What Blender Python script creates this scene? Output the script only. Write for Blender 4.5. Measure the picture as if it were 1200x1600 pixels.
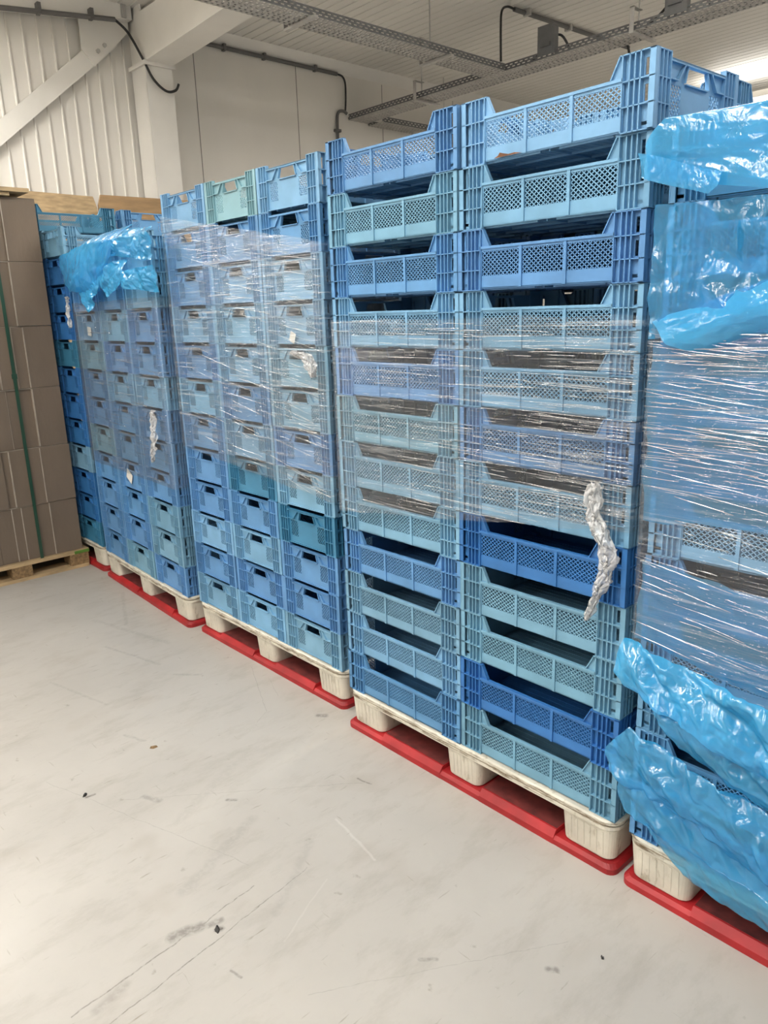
import bpy, math, random
import numpy as np
from mathutils import Matrix, Vector

for o in list(bpy.data.objects):
    bpy.data.objects.remove(o)
scene = bpy.context.scene
COL = scene.collection
random.seed(7)

# ------------------------------------------------------------------ camera
CAM_POS = Vector((2.17809393, -1.74370069, 1.64265116))
YAW, PITCH, ROLL, FOC = 2.40818702, -0.260153173, -0.0317274764, 1183.278
cy, sy, cp, sp = math.cos(YAW), math.sin(YAW), math.cos(PITCH), math.sin(PITCH)
fwd = Vector((cy * cp, sy * cp, sp))
rt0 = Vector((sy, -cy, 0))
up0 = rt0.cross(fwd)
rt = math.cos(ROLL) * rt0 + math.sin(ROLL) * up0
up = -math.sin(ROLL) * rt0 + math.cos(ROLL) * up0
cam = bpy.data.cameras.new('camera')
cam.sensor_width = 36.0
cam.lens = FOC * 36.0 / 1600.0
cam.clip_start = 0.02
cam_o = bpy.data.objects.new('camera', cam)
M = Matrix((rt, up, -fwd)).transposed().to_4x4()
M.translation = CAM_POS
cam_o.matrix_world = M
COL.objects.link(cam_o)
scene.camera = cam_o

# ------------------------------------------------------------------ view, world, lights
scene.view_settings.view_transform = 'Standard'
scene.view_settings.look = 'None'
scene.view_settings.exposure = -0.10
scene.view_settings.gamma = 1.0
scene.view_settings.use_curve_mapping = False
scene.cycles.max_bounces = 8
scene.cycles.diffuse_bounces = 3
scene.cycles.transparent_max_bounces = 12
scene.cycles.caustics_reflective = False
scene.cycles.caustics_refractive = False
world = bpy.data.worlds.new('world')
scene.world = world
world.use_nodes = True
world.node_tree.nodes['Background'].inputs[0].default_value = (0.9, 0.92, 1.0, 1)
world.node_tree.nodes['Background'].inputs[1].default_value = 0.3

CEIL = 4.47
WX = -5.5        # wall behind the cardboard and the stacks
LZ = CEIL - 0.36
# x, y, watts, along x?
LAMPS = [(-4.35, -1.3, 120, 0), (-3.3, -2.2, 75, 0), (-3.4, -5.2, 95, 0), (0.35, -2.3, 105, 0), (0.2, -5.6, 100, 0), (2.4, -2.6, 60, 0), (2.4, -5.8, 70, 0),
         (-2.0, 9.2, 40, 1), (2.6, 3.0, 110, 0), (1.6, 6.6, 110, 0), (-0.3, 2.4, 125, 0), (5.6, -2.0, 35, 0), (5.6, 4.0, 60, 0)]  # unseen lamps past the stacks added to brighten far wall and ceiling
for (lx, ly, pw, ax) in LAMPS:
    for (dz, part, rx) in ((-.005, .80, 0), (.125, .60, math.pi)):      # light thrown down, and an up-light added to brighten the ceiling
        L = bpy.data.lights.new('lamp_or_added_light', 'AREA')
        L.shape = 'RECTANGLE'; L.size = 0.22; L.size_y = 2.3
        L.energy = pw * part; L.color = (1.0, 0.98, 0.945)
        lo = bpy.data.objects.new('lamp_or_added_light', L)
        lo.location = (lx, ly, LZ + dz)
        lo.rotation_euler = (rx, 0, math.pi / 2 if ax else 0)
        COL.objects.link(lo)

# ------------------------------------------------------------------ materials
def mat(name, col, rough=0.5, metal=0.0, spec=0.5, noise=0.0, scale=6.0, bump=0.0, bscale=80.0, stretch=(1, 1, 1), coord='Object'):
    m = bpy.data.materials.new(name); m.use_nodes = True
    nt = m.node_tree; b = nt.nodes['Principled BSDF']
    b.inputs['Base Color'].default_value = (*col, 1)
    b.inputs['Roughness'].default_value = rough
    b.inputs['Metallic'].default_value = metal
    b.inputs['Specular IOR Level'].default_value = spec
    if noise or bump:
        tc = nt.nodes.new('ShaderNodeTexCoord'); mp = nt.nodes.new('ShaderNodeMapping')
        mp.inputs['Scale'].default_value = stretch
        nt.links.new(tc.outputs[coord], mp.inputs[0])
    if noise:
        n = nt.nodes.new('ShaderNodeTexNoise'); n.inputs['Scale'].default_value = scale; n.inputs['Detail'].default_value = 6
        nt.links.new(mp.outputs[0], n.inputs['Vector'])
        r = nt.nodes.new('ShaderNodeValToRGB')
        r.color_ramp.elements[0].position = 0.3; r.color_ramp.elements[1].position = 0.72
        r.color_ramp.elements[0].color = tuple(c * (1 - noise) for c in col) + (1,)
        r.color_ramp.elements[1].color = tuple(min(1, c * (1 + noise * 0.5)) for c in col) + (1,)
        nt.links.new(n.outputs['Fac'], r.inputs[0]); nt.links.new(r.outputs[0], b.inputs['Base Color'])
    if bump:
        n2 = nt.nodes.new('ShaderNodeTexNoise'); n2.inputs['Scale'].default_value = bscale; n2.inputs['Detail'].default_value = 3
        nt.links.new(mp.outputs[0], n2.inputs['Vector'])
        bp = nt.nodes.new('ShaderNodeBump'); bp.inputs['Strength'].default_value = bump; bp.inputs['Distance'].default_value = 0.01
        nt.links.new(n2.outputs['Fac'], bp.inputs['Height']); nt.links.new(bp.outputs[0], b.inputs['Normal'])
    return m

def plastic_mat():
    m = bpy.data.materials.new('crate_plastic'); m.use_nodes = True
    nt = m.node_tree; b = nt.nodes['Principled BSDF']
    oi = nt.nodes.new('ShaderNodeObjectInfo')
    tc = nt.nodes.new('ShaderNodeTexCoord')
    n = nt.nodes.new('ShaderNodeTexNoise'); n.inputs['Scale'].default_value = 9; n.inputs['Detail'].default_value = 7
    n.noise_dimensions = '4D'
    mul = nt.nodes.new('ShaderNodeMath'); mul.operation = 'MULTIPLY'; mul.inputs[1].default_value = 40
    nt.links.new(oi.outputs['Random'], mul.inputs[0]); nt.links.new(mul.outputs[0], n.inputs['W'])
    nt.links.new(tc.outputs['Object'], n.inputs['Vector'])
    r = nt.nodes.new('ShaderNodeValToRGB')
    r.color_ramp.elements[0].position = 0.32; r.color_ramp.elements[0].color = (0.82, 0.82, 0.80, 1)
    r.color_ramp.elements[1].position = 0.66; r.color_ramp.elements[1].color = (1.06, 1.05, 1.03, 1)
    nt.links.new(n.outputs['Fac'], r.inputs[0])
    mx = nt.nodes.new('ShaderNodeMix'); mx.data_type = 'RGBA'; mx.blend_type = 'MULTIPLY'; mx.inputs['Factor'].default_value = 1
    nt.links.new(oi.outputs['Color'], mx.inputs[6]); nt.links.new(r.outputs[0], mx.inputs[7])
    nt.links.new(mx.outputs[2], b.inputs['Base Color'])
    b.inputs['Roughness'].default_value = 0.38
    b.inputs['Specular IOR Level'].default_value = 0.45
    return m

def film_clear(name, haze=0.025, streak=0.35, tilt=0.0):
    m = bpy.data.materials.new(name); m.use_nodes = True
    nt = m.node_tree; nt.nodes.clear()
    out = nt.nodes.new('ShaderNodeOutputMaterial')
    tc = nt.nodes.new('ShaderNodeTexCoord')
    def nz(sc, detail, rot=0.0):
        mp = nt.nodes.new('ShaderNodeMapping'); mp.inputs['Scale'].default_value = sc
        mp.inputs['Rotation'].default_value = (0, rot, 0)
        nt.links.new(tc.outputs['Object'], mp.inputs[0])
        n = nt.nodes.new('ShaderNodeTexNoise'); n.inputs['Scale'].default_value = 1.0; n.inputs['Detail'].default_value = detail
        nt.links.new(mp.outputs[0], n.inputs['Vector']); return n
    a = nz((2.2, 2.2, 95), 4, tilt)
    b = nz((5.0, 5.0, 190), 2, tilt * 0.4)
    cl = nz((3.0, 3.0, 5.0), 3)
    ra = nt.nodes.new('ShaderNodeValToRGB')
    ra.color_ramp.elements[0].position = 0.55; ra.color_ramp.elements[0].color = (0, 0, 0, 1)
    ra.color_ramp.elements[1].position = 0.66; ra.color_ramp.elements[1].color = (1, 1, 1, 1)
    nt.links.new(a.outputs['Fac'], ra.inputs[0])
    rc = nt.nodes.new('ShaderNodeValToRGB')
    rc.color_ramp.elements[0].position = 0.3; rc.color_ramp.elements[0].color = (0.25, 0.25, 0.25, 1)
    rc.color_ramp.elements[1].position = 0.7
    nt.links.new(cl.outputs['Fac'], rc.inputs[0])
    mu = nt.nodes.new('ShaderNodeMath'); mu.operation = 'MULTIPLY'
    nt.links.new(ra.outputs[0], mu.inputs[0]); nt.links.new(rc.outputs[0], mu.inputs[1])
    ma = nt.nodes.new('ShaderNodeMath'); ma.operation = 'MULTIPLY_ADD'; ma.inputs[1].default_value = streak; ma.inputs[2].default_value = haze
    nt.links.new(mu.outputs[0], ma.inputs[0])
    bp = nt.nodes.new('ShaderNodeBump'); bp.inputs['Strength'].default_value = 1.0; bp.inputs['Distance'].default_value = 0.006
    ad = nt.nodes.new('ShaderNodeMath'); ad.operation = 'ADD'
    nt.links.new(a.outputs['Fac'], ad.inputs[0]); nt.links.new(b.outputs['Fac'], ad.inputs[1])
    nt.links.new(ad.outputs[0], bp.inputs['Height'])
    tr = nt.nodes.new('ShaderNodeBsdfTransparent'); tr.inputs[0].default_value = (0.94, 0.95, 0.95, 1)
    df = nt.nodes.new('ShaderNodeBsdfDiffuse'); df.inputs[0].default_value = (0.86, 0.88, 0.90, 1)
    gl = nt.nodes.new('ShaderNodeBsdfGlossy'); gl.inputs['Roughness'].default_value = 0.10; gl.inputs[0].default_value = (1, 1, 1, 1)
    nt.links.new(bp.outputs[0], gl.inputs['Normal'])
    m1 = nt.nodes.new('ShaderNodeMixShader'); nt.links.new(ma.outputs[0], m1.inputs[0])
    nt.links.new(tr.outputs[0], m1.inputs[1]); nt.links.new(df.outputs[0], m1.inputs[2])
    lw = nt.nodes.new('ShaderNodeLayerWeight'); lw.inputs['Blend'].default_value = 0.5
    nt.links.new(bp.outputs[0], lw.inputs['Normal'])
    fr = nt.nodes.new('ShaderNodeMath'); fr.operation = 'POWER'; fr.inputs[1].default_value = 4.0
    nt.links.new(lw.outputs['Facing'], fr.inputs[0])
    fm = nt.nodes.new('ShaderNodeMath'); fm.operation = 'MULTIPLY_ADD'; fm.inputs[1].default_value = 0.7; fm.inputs[2].default_value = 0.045
    fm.use_clamp = True
    nt.links.new(fr.outputs[0], fm.inputs[0])
    m2 = nt.nodes.new('ShaderNodeMixShader'); nt.links.new(fm.outputs[0], m2.inputs[0])
    nt.links.new(m1.outputs[0], m2.inputs[1]); nt.links.new(gl.outputs[0], m2.inputs[2])
    nt.links.new(m2.outputs[0], out.inputs[0])
    return m

def film_bunch(name, clear, white, bump=.8):
    m = bpy.data.materials.new(name); m.use_nodes = True
    nt = m.node_tree; nt.nodes.clear()
    out = nt.nodes.new('ShaderNodeOutputMaterial')
    tr = nt.nodes.new('ShaderNodeBsdfTransparent'); tr.inputs[0].default_value = (.96, .97, .97, 1)
    df = nt.nodes.new('ShaderNodeBsdfDiffuse'); df.inputs[0].default_value = (.92, .92, .92, 1)
    gl = nt.nodes.new('ShaderNodeBsdfGlossy'); gl.inputs['Roughness'].default_value = .14; gl.inputs[0].default_value = (1, 1, 1, 1)
    if bump:
        tc = nt.nodes.new('ShaderNodeTexCoord'); n = nt.nodes.new('ShaderNodeTexNoise'); n.inputs['Scale'].default_value = 130; n.inputs['Detail'].default_value = 4
        nt.links.new(tc.outputs['Object'], n.inputs['Vector'])
        bp = nt.nodes.new('ShaderNodeBump'); bp.inputs['Strength'].default_value = bump; bp.inputs['Distance'].default_value = .006
        nt.links.new(n.outputs['Fac'], bp.inputs['Height']); nt.links.new(bp.outputs[0], gl.inputs['Normal']); nt.links.new(bp.outputs[0], df.inputs['Normal'])
    a = nt.nodes.new('ShaderNodeMixShader'); a.inputs[0].default_value = white / (1 - clear)
    nt.links.new(gl.outputs[0], a.inputs[1]); nt.links.new(df.outputs[0], a.inputs[2])
    b = nt.nodes.new('ShaderNodeMixShader'); b.inputs[0].default_value = clear
    nt.links.new(a.outputs[0], b.inputs[1]); nt.links.new(tr.outputs[0], b.inputs[2])
    nt.links.new(b.outputs[0], out.inputs[0])
    return m

def film_blue(name, clear=0.45, tint=(0.42, 0.80, 0.97), body=(0.07, 0.53, 0.96), rough=0.13):
    m = bpy.data.materials.new(name); m.use_nodes = True
    nt = m.node_tree; nt.nodes.clear()
    out = nt.nodes.new('ShaderNodeOutputMaterial')
    tc = nt.nodes.new('ShaderNodeTexCoord')
    n = nt.nodes.new('ShaderNodeTexNoise'); n.inputs['Scale'].default_value = 22; n.inputs['Detail'].default_value = 4
    n.inputs['Distortion'].default_value = 1.2
    nt.links.new(tc.outputs['Object'], n.inputs['Vector'])
    bp = nt.nodes.new('ShaderNodeBump'); bp.inputs['Strength'].default_value = 0.35; bp.inputs['Distance'].default_value = 0.01
    nt.links.new(n.outputs['Fac'], bp.inputs['Height'])
    tr = nt.nodes.new('ShaderNodeBsdfTransparent'); tr.inputs[0].default_value = (*tint, 1)
    df = nt.nodes.new('ShaderNodeBsdfDiffuse'); df.inputs[0].default_value = (*body, 1)
    tl = nt.nodes.new('ShaderNodeBsdfTranslucent'); tl.inputs[0].default_value = (*body, 1)
    gl = nt.nodes.new('ShaderNodeBsdfGlossy'); gl.inputs['Roughness'].default_value = rough
    for s in (df, gl):
        nt.links.new(bp.outputs[0], s.inputs['Normal'])
    a = nt.nodes.new('ShaderNodeMixShader'); a.inputs[0].default_value = 0.35
    nt.links.new(df.outputs[0], a.inputs[1]); nt.links.new(tl.outputs[0], a.inputs[2])
    b = nt.nodes.new('ShaderNodeMixShader'); b.inputs[0].default_value = clear
    nt.links.new(a.outputs[0], b.inputs[1]); nt.links.new(tr.outputs[0], b.inputs[2])
    lw = nt.nodes.new('ShaderNodeLayerWeight'); lw.inputs['Blend'].default_value = 0.5
    nt.links.new(bp.outputs[0], lw.inputs['Normal'])
    fr = nt.nodes.new('ShaderNodeMath'); fr.operation = 'POWER'; fr.inputs[1].default_value = 4.0
    nt.links.new(lw.outputs['Facing'], fr.inputs[0])
    fm = nt.nodes.new('ShaderNodeMath'); fm.operation = 'MULTIPLY_ADD'; fm.inputs[1].default_value = 0.55; fm.inputs[2].default_value = 0.075
    fm.use_clamp = True
    nt.links.new(fr.outputs[0], fm.inputs[0])
    c = nt.nodes.new('ShaderNodeMixShader'); nt.links.new(fm.outputs[0], c.inputs[0])
    nt.links.new(b.outputs[0], c.inputs[1]); nt.links.new(gl.outputs[0], c.inputs[2])
    nt.links.new(c.outputs[0], out.inputs[0])
    return m

def pallet_mat():
    m = mat('white_pallet_plastic', (0.72, 0.675, 0.57), .48, noise=.20, scale=7, bump=.15, bscale=40)
    nt = m.node_tree; b = nt.nodes['Principled BSDF']
    src = b.inputs['Base Color'].links[0].from_socket
    tc = nt.nodes.new('ShaderNodeTexCoord')
    def layer(src, scale, lo, hi, col, zlo=None, zhi=None):
        mp = nt.nodes.new('ShaderNodeMapping'); mp.inputs['Scale'].default_value = scale
        nt.links.new(tc.outputs['Object'], mp.inputs[0])
        n = nt.nodes.new('ShaderNodeTexNoise'); n.inputs['Scale'].default_value = 1; n.inputs['Detail'].default_value = 6; n.inputs['Roughness'].default_value = .65
        nt.links.new(mp.outputs[0], n.inputs['Vector'])
        mr = nt.nodes.new('ShaderNodeMapRange'); mr.inputs[1].default_value = lo; mr.inputs[2].default_value = hi
        nt.links.new(n.outputs['Fac'], mr.inputs[0]); f = mr.outputs[0]
        if zlo is not None:
            sp = nt.nodes.new('ShaderNodeSeparateXYZ'); nt.links.new(tc.outputs['Object'], sp.inputs[0])
            z1 = nt.nodes.new('ShaderNodeMapRange'); z1.inputs[1].default_value = zlo; z1.inputs[2].default_value = zlo + .006
            nt.links.new(sp.outputs['Z'], z1.inputs[0])
            z2 = nt.nodes.new('ShaderNodeMapRange'); z2.inputs[1].default_value = zhi; z2.inputs[2].default_value = zhi + .006; z2.inputs[3].default_value = 1; z2.inputs[4].default_value = 0
            nt.links.new(sp.outputs['Z'], z2.inputs[0])
            for zz in (z1, z2):
                mm = nt.nodes.new('ShaderNodeMath'); mm.operation = 'MULTIPLY'; nt.links.new(f, mm.inputs[0]); nt.links.new(zz.outputs[0], mm.inputs[1]); f = mm.outputs[0]
        x = nt.nodes.new('ShaderNodeMix'); x.data_type = 'RGBA'; nt.links.new(f, x.inputs['Factor']); nt.links.new(src, x.inputs[6]); x.inputs[7].default_value = (*col, 1)
        return x.outputs[2]
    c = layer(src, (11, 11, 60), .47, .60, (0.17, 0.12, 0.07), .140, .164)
    c = layer(c, (38, 38, 14), .56, .74, (0.36, 0.31, 0.22))
    nt.links.new(c, b.inputs['Base Color'])
    return m

# floor: painted concrete with scuffs and scratches that have shapes of their own
SCRATCH = [  # x0,y0,x1,y1,half width,strength
    (0.545, -1.354, 0.520, -1.06, 0.003, .55), (0.520, -1.06, 0.487, -0.79, 0.0025, .5),
    (0.628, -1.293, 0.59, -0.98, 0.0025, .55), (0.59, -0.98, 0.536, -0.628, 0.002, .5),
    (0.495, -1.055, 0.512, -0.985, 0.024, .5), (0.519, -0.985, 0.532, -0.93, 0.014, .45),
    (0.553, -0.955, 0.560, -0.945, 0.012, .8), (0.572, -1.3, 0.55, -1.22, 0.02, .22),
    (-0.157, -0.05, -0.135, -0.03, 0.018, .55), (1.268, -0.41, 1.283, -0.395, 0.012, .5),
    (0.07, -0.63, 0.09, -0.61, 0.011, .5), (-0.16, -0.83, -0.10, -0.80, 0.016, .3),
    (-0.30, -0.98, -0.30, -0.955, 0.008, .75), (0.30, -0.22, 0.36, -0.21, 0.005, .55),
    (-0.95, -0.30, -0.86, -0.21, 0.012, .2), (-0.6, -0.70, -0.5, -0.66, 0.01, .2),
    (-0.75, 0.0, -0.35, -0.18, 0.0016, .35), (-0.35, -0.18, -0.30, -0.26, 0.0014, .35), (-0.6, 0.0, -0.42, -0.07, .0013, .3),
    (0.42, -0.42, 0.66, -0.46, 0.006, -.22), (0.62, -0.62, 0.72, -0.84, 0.004, -.10),
    (-0.2, -0.9, 0.35, -0.2, 0.0015, .25), (-0.5, -1.05, 0.4, -0.75, .0018, .22), (0.9, -0.9, 1.25, -0.3, .0015, .2),
    (0.45, -0.55, 0.62, -0.80, 0.02, .10), (0.22, -0.62, 0.36, -0.95, 0.028, .12), (-0.1, -0.5, 0.05, -0.8, 0.03, .08),
    (0.85, -1.1, 0.89, -1.06, 0.012, .3), (1.02, -0.62, 1.05, -0.59, 0.008, .35), (0.7, -1.0, .74, -.99, .005, .4),
    (-1.5, -0.4, -1.1, -0.3, 0.012, .18), (-1.9, -0.3, -1.3, -0.15, 0.02, .12), (-2.2, 0.0, -1.7, -0.2, 0.015, .15),
    (-1.3, -0.75, -0.9, -0.65, 0.01, .14),
]
def floor_mat():
    m = bpy.data.materials.new('floor_paint'); m.use_nodes = True
    nt = m.node_tree; N = nt.nodes; Lk = nt.links.new
    b = N['Principled BSDF']
    geo = N.new('ShaderNodeNewGeometry')
    base = (0.475, 0.45, 0.412)
    n1 = N.new('ShaderNodeTexNoise'); n1.inputs['Scale'].default_value = 1.3; n1.inputs['Detail'].default_value = 8; n1.inputs['Roughness'].default_value = 0.62
    Lk(geo.outputs['Position'], n1.inputs['Vector'])
    r1 = N.new('ShaderNodeValToRGB')
    r1.color_ramp.elements[0].position = 0.32; r1.color_ramp.elements[0].color = tuple(c * .90 for c in base) + (1,)
    r1.color_ramp.elements[1].position = 0.68; r1.color_ramp.elements[1].color = tuple(c * 1.05 for c in base) + (1,)
    Lk(n1.outputs['Fac'], r1.inputs[0])
    # small dirt flecks
    n2 = N.new('ShaderNodeTexNoise'); n2.inputs['Scale'].default_value = 17; n2.inputs['Detail'].default_value = 4
    Lk(geo.outputs['Position'], n2.inputs['Vector'])
    r2 = N.new('ShaderNodeValToRGB')
    r2.color_ramp.elements[0].position = 0.20; r2.color_ramp.elements[0].color = (0.55, 0.50, 0.45, 1)
    r2.color_ramp.elements[1].position = 0.31; r2.color_ramp.elements[1].color = (1, 1, 1, 1)
    Lk(n2.outputs['Fac'], r2.inputs[0])
    # broad smears dragged across the floor
    mp = N.new('ShaderNodeMapping'); mp.inputs['Scale'].default_value = (6, 2.2, 1); mp.inputs['Rotation'].default_value = (0, 0, 0.5)
    Lk(geo.outputs['Position'], mp.inputs[0])
    n3 = N.new('ShaderNodeTexNoise'); n3.inputs['Scale'].default_value = 1.6; n3.inputs['Detail'].default_value = 7; n3.inputs['Roughness'].default_value = 0.7
    Lk(mp.outputs[0], n3.inputs['Vector'])
    r3 = N.new('ShaderNodeValToRGB')
    r3.color_ramp.elements[0].position = 0.30; r3.color_ramp.elements[0].color = (0.87, 0.86, 0.84, 1)
    r3.color_ramp.elements[1].position = 0.5; r3.color_ramp.elements[1].color = (1, 1, 1, 1)
    Lk(n3.outputs['Fac'], r3.inputs[0])
    def mulc(a, c):
        x = N.new('ShaderNodeMix'); x.data_type = 'RGBA'; x.blend_type = 'MULTIPLY'; x.inputs['Factor'].default_value = 1
        Lk(a, x.inputs[6]); Lk(c, x.inputs[7]); return x.outputs[2]
    c = mulc(mulc(r1.outputs[0], r2.outputs[0]), r3.outputs[0])
    for (rot, scl, lo, hi, cc) in ((.9, (70, 9, 1), .69, .78, (.62, .58, .52, 1)), (-.5, (9, 60, 1), .70, .79, (.68, .64, .58, 1)), (.3, (4, 3, 1), .60, .75, (.90, .875, .85, 1))):
        mq = N.new('ShaderNodeMapping'); mq.inputs['Scale'].default_value = scl; mq.inputs['Rotation'].default_value = (0, 0, rot)
        Lk(geo.outputs['Position'], mq.inputs[0])
        nq = N.new('ShaderNodeTexNoise'); nq.inputs['Scale'].default_value = 1; nq.inputs['Detail'].default_value = 3
        Lk(mq.outputs[0], nq.inputs['Vector'])
        rq = N.new('ShaderNodeValToRGB'); rq.color_ramp.elements[0].position = lo; rq.color_ramp.elements[0].color = (1, 1, 1, 1)
        rq.color_ramp.elements[1].position = hi; rq.color_ramp.elements[1].color = cc
        Lk(nq.outputs['Fac'], rq.inputs[0]); c = mulc(c, rq.outputs[0])
    # warp for hand-drawn looking lines
    wn = N.new('ShaderNodeTexNoise'); wn.inputs['Scale'].default_value = 14; wn.inputs['Detail'].default_value = 3
    Lk(geo.outputs['Position'], wn.inputs['Vector'])
    wv = N.new('ShaderNodeVectorMath'); wv.operation = 'MULTIPLY_ADD'
    wv.inputs[1].default_value = (0.022, 0.022, 0); wv.inputs[2].default_value = (-0.011, -0.011, 0)
    Lk(wn.outputs['Color'], wv.inputs[0])
    pos = N.new('ShaderNodeVectorMath'); pos.operation = 'ADD'
    Lk(geo.outputs['Position'], pos.inputs[0]); Lk(wv.outputs[0], pos.inputs[1])
    dark = None; light = None
    for (x0, y0, x1, y1, w, s) in SCRATCH:
        d = Vector((x1 - x0, y1 - y0, 0)); ll = d.length_squared
        sub = N.new('ShaderNodeVectorMath'); sub.operation = 'SUBTRACT'; sub.inputs[1].default_value = (x0, y0, 0)
        Lk(pos.outputs[0], sub.inputs[0])
        dt = N.new('ShaderNodeVectorMath'); dt.operation = 'DOT_PRODUCT'; dt.inputs[1].default_value = d / ll
        Lk(sub.outputs[0], dt.inputs[0])
        cl = N.new('ShaderNodeClamp'); Lk(dt.outputs['Value'], cl.inputs[0])
        sc = N.new('ShaderNodeVectorMath'); sc.operation = 'SCALE'; sc.inputs[0].default_value = d; Lk(cl.outputs[0], sc.inputs['Scale'])
        ds = N.new('ShaderNodeVectorMath'); ds.operation = 'DISTANCE'; Lk(sub.outputs[0], ds.inputs[0]); Lk(sc.outputs[0], ds.inputs[1])
        mr = N.new('ShaderNodeMapRange'); mr.inputs[1].default_value = w * 0.3; mr.inputs[2].default_value = w
        mr.inputs[3].default_value = abs(s); mr.inputs[4].default_value = 0.0
        Lk(ds.outputs['Value'], mr.inputs[0])
        prev = dark if s > 0 else light
        o = mr.outputs[0]
        if prev is not None:
            mxn = N.new('ShaderNodeMath'); mxn.operation = 'MAXIMUM'; Lk(prev, mxn.inputs[0]); Lk(o, mxn.inputs[1]); o = mxn.outputs[0]
        if s > 0: dark = o
        else: light = o
    br = N.new('ShaderNodeMapRange'); br.inputs[1].default_value = 0.36; br.inputs[2].default_value = 0.56; br.inputs[3].default_value = 0.35; br.inputs[4].default_value = 1
    n4 = N.new('ShaderNodeTexNoise'); n4.inputs['Scale'].default_value = 60; Lk(geo.outputs['Position'], n4.inputs['Vector']); Lk(n4.outputs['Fac'], br.inputs[0])
    dm = N.new('ShaderNodeMath'); dm.operation = 'MULTIPLY'; Lk(dark, dm.inputs[0]); Lk(br.outputs[0], dm.inputs[1])
    x = N.new('ShaderNodeMix'); x.data_type = 'RGBA'; Lk(dm.outputs[0], x.inputs['Factor']); Lk(c, x.inputs[6]); x.inputs[7].default_value = (0.07, 0.055, 0.045, 1)
    x2 = N.new('ShaderNodeMix'); x2.data_type = 'RGBA'; Lk(light, x2.inputs['Factor']); Lk(x.outputs[2], x2.inputs[6]); x2.inputs[7].default_value = (0.8, 0.78, 0.74, 1)
    Lk(x2.outputs[2], b.inputs['Base Color'])
    b.inputs['Roughness'].default_value = 0.42
    b.inputs['Specular IOR Level'].default_value = 0.35
    return m

MT = {
    'floor': floor_mat(),
    'wall': mat('wall_panel', (0.82, 0.785, 0.72), .5, noise=.06, scale=1.5, stretch=(1, 1, .4)),
    'ceiling': mat('ceiling_panel', (0.84, 0.805, 0.74), .5, noise=.05, scale=1.2),
    'steel_white': mat('painted_steel', (0.84, 0.81, 0.75), .42, noise=.05, scale=3),
    'joint': mat('joint_seal', (0.22, 0.20, 0.18), .7),
    'galv': mat('galvanised_steel', (0.52, 0.50, 0.47), .45, metal=.25, noise=.15, scale=14),
    'galv_side': mat('shaded_grey_zinc', (0.17, 0.17, 0.17), .45, metal=.2, noise=.2, scale=14),  # dark reflections of tray sides put into the colour; grey plates share it
    'cable': mat('black_cable', (0.015, 0.015, 0.015), .5),
    'conduit': mat('grey_conduit', (0.13, 0.125, 0.12), .5),
    'crate': plastic_mat(),
    'pallet': pallet_mat(),
    'grime': mat('pallet_grime', (0.30, 0.23, 0.15), .7, noise=.5, scale=18),
    'red': mat('red_runner_plastic', (0.40, 0.016, 0.020), .5, noise=.35, scale=9),
    'shaded_top': mat('shaded_dusty_red', (0.15, 0.022, 0.02), .75, noise=.55, scale=22),  # dirt on runner tops, with the shade under the deck darkened into it
    'card': mat('cardboard_board', (0.18, 0.138, 0.102), .8, noise=.12, scale=5, stretch=(1, 1, .4), bump=.1, bscale=60),
    'card_edge': mat('cardboard_cut_edge', (0.42, 0.36, 0.30), .8, noise=.2, scale=12),
    'wood': mat('raw_wood', (0.50, 0.36, 0.20), .7, noise=.3, scale=7, stretch=(6, 1.2, 6)),
    'ply': mat('plywood_board', (0.42, 0.27, 0.135), .65, noise=.28, scale=3.5, stretch=(3, 1.2, 7)),
    'chip': mat('chipboard_block', (0.30, 0.19, 0.09), .8, noise=.5, scale=60),
    'strap': mat('green_strap', (0.015, 0.06, 0.035), .4),
    'green': mat('green_paint', (0.10, 0.22, 0.03), .6),
    'paper': mat('white_paper_label', (0.80, 0.79, 0.74), .7, noise=.1, scale=40),
    'rust': mat('rust_stain', (0.20, 0.085, 0.035), .8, noise=.5, scale=60),
    'dark': mat('dark_plastic', (0.02, 0.018, 0.017), .45),
    'film': film_clear('clear_stretch_film'),
    'film_soft': film_clear('hazy_stretch_film', .05, .25, .12),
    'film_tight': film_clear('tight_stretch_film', .03, .30, -.03),
    'film_diag': film_clear('creased_stretch_film', .04, .38, .30),
    'film_white': film_bunch('bunched_stretch_film', .42, .44),
    'film_ridge': film_bunch('stretched_film_ridge', .55, .08, 0.0),
    'blue': film_blue('blue_plastic_film'),
    'blue_thin': film_blue('thin_blue_plastic_film', .55, (.36, .75, .98), (.06, .49, .92)),
    'blue_thick': film_blue('folded_blue_plastic_film', .25),
}
lm = bpy.data.materials.new('lamp_diffuser'); lm.use_nodes = True
lm.node_tree.nodes['Principled BSDF'].inputs['Emission Color'].default_value = (1, .96, .9, 1)
lm.node_tree.nodes['Principled BSDF'].inputs['Emission Strength'].default_value = 1.2
MT['lamp'] = lm

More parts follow.
